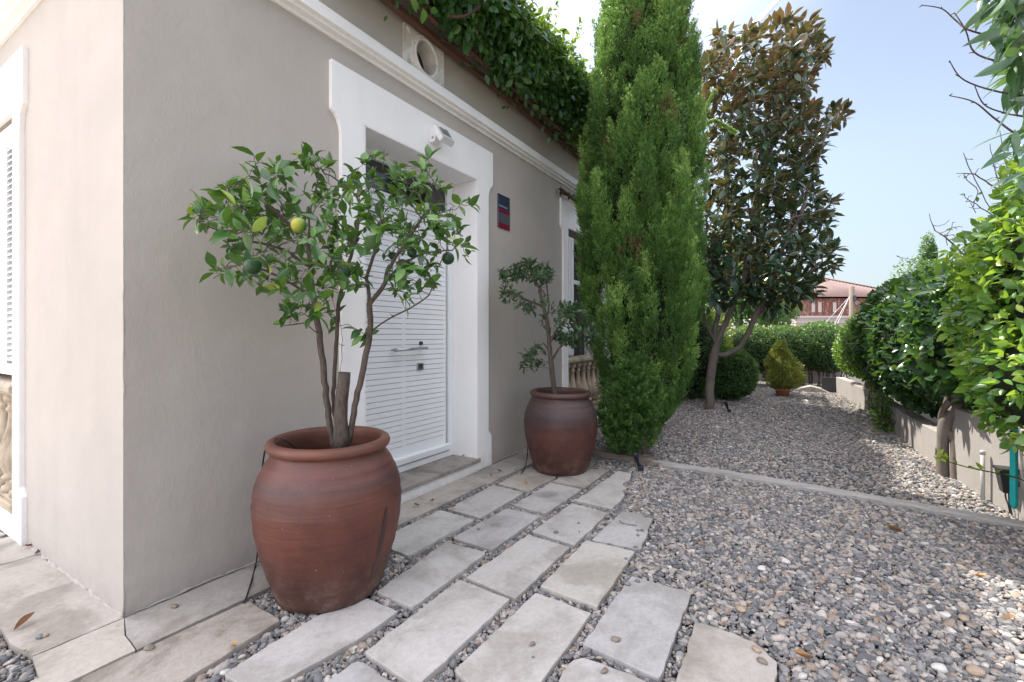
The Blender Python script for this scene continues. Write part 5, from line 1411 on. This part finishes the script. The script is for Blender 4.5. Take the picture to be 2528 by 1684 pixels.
# black box with two cables
e = empty('junction_box', (3.66, -3.80, .17), 0, 'black tapered plastic box with two cables on the right wall', 'junction box')
mb = MB(); mb.prism([(0, .0), (.0, .19), (.13, .215), (.135, .195), (.10, .0)], lambda a_, b, k: (-.10+.19*k+(0 if b > .1 else (.03 if k == 0 else -.03)), a_, b)); mb.build('housing', M['black'], e, .006)
mb = MB(); mb.box((-.11, -.002, .195), (.10, .145, .222)); mb.build('lid', M['black'], e, .004); e.scale = (.62, .62, .75)
for s in (-.045, .05):
    mb = MB(); mb.tube(smooth_path(tr([(s, .05, .01), (s*1.1, .05, -.06), (s*.6-.02, .04, -.12), (s*.6-.03, .03, -.19)]), 5), .008, 8); mb.build('cable', M['hose'], e)
# turquoise post
tp = at(2331, 1092, 2.98)
e = empty('turquoise_post', (tp[0], tp[1], 0), 0, 'turquoise painted folding frame standing before the right wall', 'folding frame')
zb = CAMH-(1170-PHY)/FP*2.98
mb = MB(); mb.tube([(0, 0, zb), (0, 0, zb+.025), (0, 0, .72)], [.008, .021, .021], 4, smooth=False); mb.build('upright', M['teal'], e, .003)
mb = MB(); mb.tube([(.02, -.06, .70), (-.03, -.30, .28)], .022, 4, smooth=False); mb.build('brace', M['teal'], e, .003)
mb = MB(); mb.tube([(0, 0, .715), (.0, -.38, .735)], .018, 4, smooth=False); mb.build('crossbar', M['teal'], e, .003)
mb = MB(); mb.tube([(0, -.36, -.02), (0, -.36, .74)], .02, 4, smooth=False); mb.build('upright', M['teal'], e, .003)
mb = MB(); 
for z_ in (zb+.14, zb+.22):
    mb = MB(); mb.box((.012, -.03, z_), (.03, -.012, z_+.03)); mb.build('buckle', M['black'], e)

# arching runner with pale leaves
rg = np.random.default_rng(88)
def runner(pts, d, L, label, n2=3, mat='lf_yel', thick=.004):
    P3 = smooth_path([at(a, b, d) for a, b in pts], 6); b_ = P3[-1]; e = empty('shoot', b_, 0, label, 'shoot')
    mb = MB(); mb.tube([p-b_ for p in P3], list(np.linspace(thick*.5, thick, len(P3))), 6); mb.build('stem', M['twig'] if mat != 'lf_yel' else M['lf_hedge'], e)
    idx = [i for i in range(len(P3)) if i % 4 == 0]
    P = np.array([P3[i] for i in idx for _ in range(n2)]); n = len(P)
    A = norm(rg.normal(0, .7, (n, 3))+[0, 0, .25]); leaves('leaves', P, A, rg.normal(0, .4, (n, 3))+[0, 0, 1], np.clip(rg.normal(L, L*.3, n), L*.4, L*1.5), T_OVAL, M[mat], e, rg.uniform(.4, 1, n), .9, b_)
    return e
runner([(2148, 1050), (2168, 1057), (2200, 1068), (2240, 1078), (2290, 1088), (2354, 1105), (2420, 1150)], 2.75, .055, 'long thin runner with a few pale leaves reaching out before the right wall', 2)
# near tree on the right, long leaves and bare twigs
def near_tree():
    b_ = np.array([2.35, -3.75, 0.0]); e = empty('oleander_tree', b_, 0, 'tall shrub with long narrow leaves reaching in from the top right corner', 'tree')
    mb = MB(); top = at(2470, 60, 2.2); pts = smooth_path([b_-[0, 0, .04], b_+[.0, .02, .9], (b_+top)/2+[0, 0, .3], top], 6)
    mb.tube([p-b_ for p in pts], list(np.linspace(.05, .02, len(pts))), 9); mb.build('trunk', M['twig'], e)
    twigs = [[(2120, 12), (2165, 20), (2195, 45), (2225, 68), (2290, 88), (2354, 120), (2470, 160)], [(2195, 30), (2220, 70), (2240, 120), (2300, 142), (2380, 150), (2470, 160)],
             [(2183, 140), (2205, 175), (2240, 195), (2300, 212), (2380, 225), (2470, 240)], [(2183, 220), (2240, 235), (2290, 275), (2354, 315), (2470, 330)], [(2290, 30), (2330, 40), (2400, 60), (2470, 80)], [(2240, 195), (2262, 240), (2310, 260), (2354, 268), (2470, 290)]]
    for tw in twigs:
        c_ = smooth_path([at(a, b, 2.2+.02*(i % 3)) for i, (a, b) in enumerate(tw)], 5); mb = MB(); mb.tube([p-b_ for p in c_], list(np.linspace(.0018, .006, len(c_))), 6)
        for k in range(0, len(c_)-10, 5): mb.tube([c_[k]-b_, c_[k]-b_+RNG.normal(0, .008, 3)], [.0035, .0015], 5)
        mb.build('twig', M['twig'], e)
    rg = np.random.default_rng(14); P = []; A = []
    for (cx_, cy_, k, ax, ay, L) in ((2330, -20, 70, 70, 40, .2), (2345, 50, 70, 50, 50, .2), (2355, 130, 50, 45, 45, .2), (2350, 210, 22, 40, 40, .2), (2350, 300, 12, 30, 40, .18), (2385, 420, 14, 35, 25, .16), (2360, 400, 5, 18, 20, .12), (2430, 50, 60, 60, 90, .2), (2440, 250, 50, 60, 100, .2), (2400, -80, 50, 90, 50, .2)):
        for i in range(k):
            p = at(cx_+rg.normal(0, ax*.5), cy_+rg.normal(0, ay*.6), 2.2+rg.normal(0, .14)); P.append(p)
            A.append(-RT*rg.uniform(.1, .8)+np.array([0, 0, -rg.uniform(.2, 1.0)])+rg.normal(0, .35, 3))
    n = len(P); lf = leaf_mat('long_narrow_leaf', [(0, (.012, .042, .020)), (.6, (.026, .078, .030)), (.9, (.06, .15, .04)), (1, (.16, .30, .06))], (.35, .6, .12), .2, .3, (.05, .11, .06))
    leaves('leaves', np.array(P), np.array(A), rg.normal(0, .6, (n, 3))+[0, 0, 1], rg.uniform(.10, .18, n), T_LANCE, lf, e, np.clip(rg.normal(.3, .25, n), 0, 1), 1.15, b_)
near_tree()
def bare_shrub():
    b_ = np.array([4.2, -4.5, 0.2]); e = empty('bare_shrub', b_, 0, 'leafless thorny shoots rising out of the right hand shrubs against the sky', 'shrub')
    T = lambda pts, d: [at(x, y, d) for x, y in pts]
    st = [T([(2354, 620), (2300, 520), (2260, 450), (2225, 380), (2215, 350)], 4.2), T([(2354, 600), (2320, 500), (2290, 400), (2275, 330)], 4.2), T([(2300, 640), (2240, 610), (2190, 560), (2150, 530), (2135, 492)], 4.4),
          T([(2250, 660), (2200, 640), (2150, 620), (2100, 598), (2060, 590)], 4.6), T([(2350, 560), (2310, 470), (2300, 440), (2240, 400), (2200, 398)], 4.1), T([(2330, 540), (2290, 500), (2220, 455), (2215, 445)], 4.3), T([(2354, 520), (2330, 440), (2310, 360), (2300, 300)], 4.2)]
    pol = [(2220, 370), (2354, 330), (2380, 560), (2260, 640), (2200, 600), (2150, 540), (2210, 470)]
    A_, u = poly_points(pol, 120, lambda x, y: 4.2, .3, 3, 0, 60)
    NP, par = grow(st, A_, .05, .4, .08, 60, .25, .1, 2); r, kids = radii(NP, par, .0028, 2.4, .009)
    NP[0] = NP[0]
    branch_mesh('twigs', NP, par, r, M['twig'], e, 5, b_)
    rg = np.random.default_rng(4); sel = [i for i in range(len(NP)) if kids[i] <= 1 and rg.random() < .12]
    P, A, Nn = tip_leaves(NP, par, kids, r, sel, 1, .05, .6, .2, 3); leaves('leaves', P, A, Nn, rg.uniform(.03, .06, len(P)), T_OVAL, M['lf_dark'], e, None, 1.0, b_)
    mb = MB(); mb.tube([(0, 0, -.2), (.0, 0, .8), (-.1, .1, 1.6)], [.04, .03, .012], 7); mb.build('trunk', M['twig'], e)
bare_shrub()
# brick pier behind the right hand shrubs
def brick_mat():
    m, t, p, o = new_mat('old_brick'); tc = t.nodes.new('ShaderNodeTexCoord'); mp = t.nodes.new('ShaderNodeMapping'); mp.inputs['Rotation'].default_value = (PI/2, 0, 0)
    t.links.new(tc.outputs['Object'], mp.inputs[0]); b = t.nodes.new('ShaderNodeTexBrick'); t.links.new(mp.outputs[0], b.inputs[0])
    b.inputs['Color1'].default_value = (.34, .15, .09, 1); b.inputs['Color2'].default_value = (.45, .26, .15, 1); b.inputs['Mortar'].default_value = (.45, .42, .36, 1); b.inputs['Scale'].default_value = 4.5; b.inputs['Mortar Size'].default_value = .02
    t.links.new(b.outputs[0], p.inputs['Base Color']); p.inputs['Roughness'].default_value = .9; bump(t, p, b.outputs[1], .5, -.01); return m
M['brick'] = brick_mat()
mb = MB(); mb.box((2.0, -5.6, -.05), (4.9, -5.3, 2.82)); tag(mb.build('brick_wall', M['brick']), 'old brick wall glimpsed above the shrubs at the right edge', 'wall')

# ------------------------------------------------------------ far buildings, pole, trees
def far_house():
    D1 = 80.0; k = D1/FP
    o = at(1830, PHY, D1); o[2] = 0
    e = empty('brick_house', o, HEAD-PI/2, 'distant brick house with a low tiled hip roof and finial', 'house')   # local x to the right, y away
    X = lambda px: (px-1830)*k
    Z = lambda py: CAMH+(PHY-py)*k
    x1 = X(2092)
    mb = MB(); mb.box((0, 0, -12), (x1, 16, Z(726)-.01)); mb.build('stone_storey', M['farstone'], e)
    mb = MB(); mb.box((-.05, -.05, Z(726)), (x1+.05, 16.05, Z(686))); mb.build('brick_storey', M['farbrick'], e)
    mb = MB(); mb.box((-.12, -.12, Z(726)-.35), (x1+.12, 16.1, Z(726)-.012)); mb.box((-.1, -.1, Z(726)-1.2), (x1+.1, 16.08, Z(726)-1.05)); mb.build('string_course', M['farstone2'], e)
    for i, px in enumerate((1862, 1877, 1894, 1911, 1924, 1970)):
        mb = MB(); w = .42; x = X(px); mb.box((x, -.10, Z(724)), (x+.12, -.052, Z(688))); mb.box((x+.9, -.10, Z(724)), (x+1.02, -.052, Z(688))); mb.build('pilaster', M['farbrick2'], e)
        if i in (0, 1, 3):
            mb = MB(); mb.box((x+.25, -.085, Z(718)), (x+.8, -.0525, Z(695))); mb.build('niche', M['farstone2'], e)
    for px in (1980, 1985):
        mb = MB(); x = X(px); mb.box((x, -.09, Z(714)), (x+.2, -.053, Z(700))); mb.build('slit_window', M['white'], e)
    mb = MB(); x = X(1948); mb.prism([(x, Z(800)), (x+1.7, Z(800)), (x+1.7, Z(752)), (x+1.5, Z(749)), (x+.85, Z(746)), (x+.2, Z(749)), (x, Z(752))], lambda a, b, q: (a, -.02-.06*q, b)); mb.build('arched_window', M['fardark'], e)
    # hip roof
    a0, a1 = X(1826), X(2100); b0, b1 = -.7, 16.7; ze = Z(683); za = CAMH+(PHY-640)/FP*(D1+8); cx_, cy_ = X(1960), 8.0
    rf = MB(); rf.add([(a0, b0, ze), (a1, b0, ze), (a1, b1, ze), (a0, b1, ze), (cx_, cy_, za)], [(0, 1, 4), (1, 2, 4), (2, 3, 4), (3, 0, 4), (3, 2, 1, 0)]); r_ = rf.build('roof', M['tile'], e)
    n = 52; mb = MB()
    apex = np.array([cx_, cy_, za])
    for i in range(n+1):      # tile courses running up the front slope
        x = a0+(a1-a0)*i/n; b = np.array([x, b0, ze]); f = abs(x-cx_)/((a1-cx_) if x > cx_ else (cx_-a0)); 
        tip = np.array([x, b0+(cy_-b0)*(1-f), ze+(za-ze)*(1-f)]); mb.tube([b+[0, 0, .03], tip+[0, 0, .03]], .045, 5, cap=True)
    mb.build('tile_ridge', M['tilelight'], r_)
    mb = MB(); 
    for c in ((a0, b0), (a1, b0)): mb.tube([np.array([c[0], c[1], ze+.1]), apex+[0, 0, .1]], .16, 6)
    mb.build('hip_ridge', M['tile'], r_)
    mb = MB(); mb.lathe([(0, 0), (.35, .05), (.12, .3), (.16, .6), (.3, .8), (.16, 1.0), (.08, 1.2), (.2, 1.35), (.05, 1.5), (0, 1.55)], (cx_, cy_, za), 10); mb.build('finial', M['fardark'], e)
M['farstone'] = plain('warm_far_render', (.40, .33, .29), .9, 0, .06, .6, 0)
M['farstone2'] = plain('pale_far_stone', (.50, .45, .42), .9, 0, .06, .6, 0)
M['fardark'] = plain('dark_far_glass', (.10, .10, .11), .5)
def fb():
    m, t, p, o = new_mat('patterned_brick'); v = coords(t, (1, 1, 1)); vo = t.nodes.new('ShaderNodeTexVoronoi'); vo.inputs['Scale'].default_value = 2.6; t.links.new(v, vo.inputs['Vector'])
    n_ = noise(t, v, 5, 3); c = ramp(t, vo.outputs['Distance'], [(.18, (.40, .27, .22)), (.4, (.24, .11, .085)), (.7, (.18, .08, .062))]); t.links.new(mix(t, c, ramp(t, n_, [(.4, (.8, .8, .8)), (.6, (1.1, 1.1, 1.1))]), .7, 'MULTIPLY'), p.inputs['Base Color']); p.inputs['Roughness'].default_value = .9; return m
M['farbrick'] = fb(); M['farbrick2'] = plain('far_brick_red', (.22, .07, .05), .9, 0, .1, 2, 0)
M['tile'] = plain('roof_tile', (.085, .034, .028), .8, 0, .2, 2, 0); M['tilelight'] = plain('roof_tile_mortar', (.33, .26, .24), .8, 0, .15, 3, 0)
far_house()
M['pole'] = wood_mat('pole_wood', (.10, .075, .06), (.18, .14, .11), (10, 10, 1))
pd = 27.0; pbx = at(1958, PHY, pd); e = empty('utility_pole', (pbx[0], pbx[1], -.05), 0, 'wooden utility pole with slack white cables before the distant house', 'utility pole')
ztp = CAMH+(PHY-659)/FP*pd; mb = MB(); mb.tube([(0, 0, -4), (0, 0, ztp+.05)], [.15, .135], 14); mb.build('shaft', M['pole'], e)
M['cable'] = plain('white_cable', (.62, .62, .62), .6)
hz = CAMH+(PHY-682)/FP*pd; hp = at(1953, 682, pd-.2)
for (x_, y_, dd, sag, rr_) in ((1895, 745, 20, 0, .009), (1912, 757, 20, 0, .013), (1925, 745, 22, 0, .008), (2035, 712, 34, .5, .018), (2060, 668, 40, .9, .018)):
    q = at(x_, y_, dd); pts = []
    for i in range(13):
        t_ = i/12; p = hp+(q-hp)*t_; p = p-np.array([0, 0, 4*sag*t_*(1-t_)]); pts.append(p-np.array([pbx[0], pbx[1], -.05]))
    mb = MB(); mb.tube(pts, rr_, 5); mb.build('cable', M['cable'], e)
mb = MB(); mb.box((-.2, -.2, hz-.25), (.02, -.05, hz+.1)); mb.build('clamp', M['darkmetal'], e)

def far_tree(px, py, d, r_, h, n, label, seed, mat='lf_hedge', L=.25):
    c_ = at(px, py, d); rg = np.random.default_rng(seed); e = empty('tree', (c_[0], c_[1], -.1), 0, label, 'tree', 'trees beyond the garden')
    E_ = [(c_+np.array([rg.normal(0, r_*.35), rg.normal(0, r_*.35), rg.normal(0, h*.3)]), rg.uniform(.45, .75)) for _ in range(9)]
    P = []; V_ = []
    for (q, f) in E_:
        v = norm(rg.normal(size=(n//9, 3))); P.append(q+v*np.array([r_, r_, h])*f*rg.uniform(.6, 1.05, (n//9, 1))); V_.append(v)
    P = np.vstack(P); V_ = np.vstack(V_); n = len(P); b_ = (c_[0], c_[1], -.1)
    leaves('crown', P, V_+rg.normal(0, .6, (n, 3)), V_+[0, 0, .5], rg.uniform(L*.6, L*1.3, n), T_SM, M[mat], e, np.clip(rg.normal(.4, .2, n), 0, 1), 1.2, b_)
    mb = MB(); mb.tube([(0, 0, -2), (0, 0, c_[2]+.1)], [r_*.12, r_*.06], 8); mb.build('trunk', M['magbark'], e)
far_tree(1785, 712, 34, 1.3, 1.1, 5000, 'pale leaved tree beyond the far hedge left of the brick house', 51, 'lf_hedge', .16)
far_tree(1700, 690, 20, 1.9, 1.6, 7000, 'dark tree beyond the hedge behind the magnolia stems', 52, 'lf_hedge', .16)
far_tree(2105, 660, 12.5, .65, .75, 5000, 'small bushy tree rising behind the dark glossy shrub', 53, 'lf_hedge', .07)
far_tree(2135, 606, 15, .25, .75, 3500, 'slim pointed conifer top above the right hand shrubs', 54, 'lf_hedge', .07)
far_tree(1640, 640, 24, 2.5, 1.8, 7000, 'tall leafy tree between the cypress and the magnolia trunk', 55, 'lf_hedge', .2)

# contrail
q0, q1 = at(1805, -18, 2600), at(1700, 95, 2600)
mm, t, p, o_ = new_mat('contrail_vapour'); p.inputs['Base Color'].default_value = (.95, .95, .97, 1); p.inputs['Roughness'].default_value = 1
tb = t.nodes.new('ShaderNodeBsdfTransparent'); ms = t.nodes.new('ShaderNodeMixShader'); ms.inputs[0].default_value = .75; t.links.new(tb.outputs[0], ms.inputs[1]); t.links.new(p.outputs[0], ms.inputs[2]); t.links.new(ms.outputs[0], o_.inputs[0])
mb = MB(); mb.tube([q0+(q1-q0)*i/8 for i in range(9)], [13+random.uniform(-1, 1)+1.4*i for i in range(9)], 8); o = mb.build('contrail', mm); tag(o, 'white aircraft vapour trail high in the blue sky', None, None, 'stuff')

# ------------------------------------------------------------ small things on the ground
def spike_light(loc, rz, label, s=1.0):
    e = empty('spike_light', loc, rz, label, 'garden light', 'black garden spike lights')
    mb = MB(); mb.tube([(0, 0, -.06), (0, 0, .03), (0, 0, .055)], [.006, .012, .014], 8); mb.build('spike', M['black'], e)
    mb = MB(); mb.tube([(0, 0, .05), (-.012, 0, .085), (-.022, .0, .10)], [.016, .015, .012], 8); mb.build('arm', M['black'], e)
    mb = MB(); mb.tube([(-.014, 0, .085), (-.030, 0, .145), (-.034, 0, .16), (-.034, 0, .168)], [.016, .026, .030, .026], 12); mb.build('lamp_head', M['black'], e)
    mb = MB(); mb.tube([(.022, 0, .0), (.022, 0, .06)], .019, 10); mb.build('connector', M['black'], e, .006)
    mb = MB(); mb.tube([(-.034, 0, .1682), (-.0342, 0, .170)], .022, 12); mb.build('lens', M['glass'], e)
    e.scale = (s,)*3; return e
a_ = gnd(1469, 1082); spike_light((a_[0], a_[1], -.01), -1.0, 'black spike light in front of the cypress by the timber end', 1.05)
a_ = gnd(1674, 950); spike_light((a_[0], a_[1], 0), -1.2, 'black spike light alone in the gravel near the magnolia', 1.1)
M['dead'] = leaf_mat('dry_leaf', [(0, (.10, .045, .022)), (.5, (.20, .085, .04)), (1, (.42, .24, .10))], (.5, .25, .08), .12, .65)
T_DRY = leaf_tmpl(4, (.14, .21, .20, .12), 1.1, -.35)
def dry(px, py, L, tone, label, z=.004, cat='dry leaf'):
    p = gnd(px, py, max(z, 0)); a_ = random.uniform(0, 6.28); o = leaves('dry_leaf', np.array([[0, 0, 0.]]), np.array([[math.cos(a_), math.sin(a_), .05]]), np.array([[random.uniform(-.3, .3), random.uniform(-.3, .3), 1.]]), [L], T_DRY, M['dead'], None, np.array([tone]), random.uniform(.8, 1.2))
    o.location = (p[0], p[1], z+.003); tag(o, label, cat, 'fallen dry leaves'); return o
for (x, y, L, tn, lb) in ((224, 1389-15, .075, .3, 'curled rust brown leaf against the foot of the left wall near the corner'), (120, 1282, .06, .1, 'dark rolled leaf at the left wall foot beyond the curled one'), (78, 1276, .07, .15, 'thin dark leaf on the cream slab near the window surround'), (62, 1246, .08, .3, 'largest brown leaf under the flared foot of the window surround'),
                          (72, 1255, .06, .4, 'small brown leaf in the litter under the window surround'), (20, 1232, .09, .4, 'long pale brown leaf at the left edge below the white surround'), (30, 1452, .085, .5, 'narrow tan leaf on the outer edge of the corner slab'), (58, 1495, .06, .9, 'orange leaf standing in the gravel at the lower left'),
                          (440, 1345, .085, .15, 'long dark curled leaf against the facade foot left of the big pot'), (533, 1482, .06, 1.0, 'light tan leaf lying on the rough brownish slab'), (965, 1162, .055, .6, 'tan leaf on the cream slab close to the step riser'), (989, 1152, .055, .5, 'brown leaf below the middle of the door step'), (1036, 1147+20, .045, .4, 'small brown leaf in the joint before the door step'),
                          (1130, 1097, .045, .4, 'brown leaf at the end of the door step riser'), (1154, 1085, .045, .25, 'dark brown leaf just right of the door surround foot'), (1211, 1112+3, .05, .8, 'orange tan leaf on the sandy slab left of the darker pot'), (1184, 1081, .04, .3, 'small leaf by the joint left of the darker pot'), (1062, 1050, .05, .2, 'dark leaf lying on the stone door step'),
                          (905, 1090, .035, .1, 'tiny dark leaf at the left of the door step'), (2075, 1223, .10, .8, 'orange bark like leaf alone in the gravel beyond the slabs'), (2240, 1323, .06, .9, 'bright orange leaf in the sunlit gravel'), (1871, 1517-2, .085, .9, 'narrow orange leaf in the gravel above the broken slab'), (2300, 1425, .06, .85, 'narrow tan leaf in the gravel at the lower right'), (1805, 957-20, .10, 1.0, 'pale yellow leaf on the shaded far gravel')):
    zz_ = .115 if 'door step' in lb and ('lying' in lb or 'tiny' in lb) else .004
    dry(x, y, L, tn, lb, zz_)
M['peb_d'] = plain('grey_pebble', (.17, .17, .18), .7, 0, .15, 60, .3); M['peb_t'] = plain('tan_pebble', (.34, .255, .185), .65, 0, .12, 60, .2); M['peb_w'] = plain('white_pebble', (.50, .49, .47), .6, 0, .05, 60, .2); M['peb_b'] = plain('brown_pebble', (.20, .165, .13), .7, 0, .15, 60, .3)
def pebble(p2, r, mat, label, z=0.0, flat=.55):
    p = gnd(*p2); bm = bmesh.new(); bmesh.ops.create_icosphere(bm, subdivisions=3, radius=1)
    rg = np.random.default_rng(abs(hash(label)) % 999 if False else len(label)*7+int(p2[0])); ax = norm(rg.normal(size=(6, 3))); lim = rg.uniform(.6, .92, 6)
    for v in bm.verts:
        c = np.array(v.co)
        for a_, l_ in zip(ax, lim):
            d = c@a_
            if d > l_: c = c-a_*(d-l_)*.75
        v.co = (c[0]*r*1.15, c[1]*r*.85, c[2]*r*flat)
    for f in bm.faces: f.smooth = True
    me = bpy.data.meshes.new('pebble'); bm.to_mesh(me); bm.free(); o = link('pebble', me, mat)
    o.rotation_euler = (0, 0, rg.uniform(0, 6)); o.location = (p[0], p[1], z+r*flat*.75); tag(o, label, 'pebble', 'loose pebbles'); return o
for (pt, r, mt, lb) in ((c3(355, 1215), .013, 'peb_b', 'loose brown pebble on the large slab with the white paint fleck'), (c3(360, 1311), .006, 'peb_d', 'tiny grey pebble below the brown one on the flecked slab'), (c3(992, 1182), .018, 'peb_b', 'flat brown pebble on the largest pale slab'), (c3(1078, 755), .017, 'peb_d', 'round grey pebble perched on the far left corner of the largest slab'),
                        (c3(1158, 733), .013, 'peb_d', 'flat grey pebble beside the round one at the far corner of the largest slab'), (c3(905, 1425), .015, 'peb_b', 'brown pebble on the round cornered slab at the bottom'), (c3(2068, 1262), .018, 'peb_t', 'tan pebble on the curved broken edge of the right slab'), (c3(2108, 1352), .019, 'peb_b', 'large brown pebble on the right slab nearer the bottom'),
                        (c3(1070, 562), .011, 'peb_d', 'small grey pebble near the far corner of the yellowish slab'), (c3(536, 357), .014, 'peb_d', 'dark round pebble on the slab right of the eroded one'), (c3(707, 287), .009, 'peb_d', 'small dark pebble near the middle of the three pebble slab'), (c3(712, 352), .006, 'peb_d', 'tiny pebble by the edge of the three pebble slab'),
                        (c3(1162, 342), .012, 'peb_d', 'dark flat pebble on the ragged slab, one of a touching pair'), (c3(1195, 342), .012, 'peb_d', 'dark square pebble on the outer end of the ragged slab'), (c3(1162, 380), .011, 'peb_d', 'flat grey pebble below the pair on the ragged slab'), (c3(1143, 470), .011, 'peb_d', 'dark pebble on the near corner of the ragged slab'),
                        (c4(778, 768), .013, 'peb_d', 'dark pebble on the slab with the eroded patch'), (c1(1450, 838), .015, 'peb_b', 'long dark pebble on the cream slab by the facade foot'), (c1(1240, 1190), .018, 'peb_b', 'long grey pebble lying over the joint below the crack'), (c1(330, 1095), .016, 'peb_d', 'dark pebble on the corner slab'), (c1(375, 1085), .013, 'peb_t', 'tan pebble beside the dark one on the corner slab'),
                        (c3(1948, 962), .024, 'peb_t', 'round orange stone in the gravel above the broken slab'), (c3(2262, 1070), .020, 'peb_t', 'ochre stone in the gravel right of the broken slab'), ((2215, 1428), .022, 'peb_t', 'large pale orange stone in the gravel at the lower right'), ((2243, 1552), .028, 'peb_t', 'biggest orange stone at the bottom right edge'), ((2173, 1420), .02, 'peb_w', 'white stone beside the large pale orange one'), (c3(2110, 650), .024, 'peb_w', 'long white stone in the gravel beyond the yellowish slab'), ((2160, 1545), .026, 'peb_w', 'bluish white stone left of the biggest orange stone')):
    inside = any(in_poly(gnd(*pt)[None, :2], s_)[0] for s_ in SLABS); pebble(pt, r, M[mt], lb, 0.0 if inside else .004)
# curled stalk on the ragged slab
c_ = smooth_path([gnd(*c3(*q), .006) for q in ((1025, 262), (1035, 280), (1070, 290), (1110, 296), (1150, 300))], 5); mb = MB(); mb.tube(c_, .0028, 6); tag(mb.build('dry_stalk', M['pole']), 'curled dry stalk on the slab with the ragged end', 'stalk')
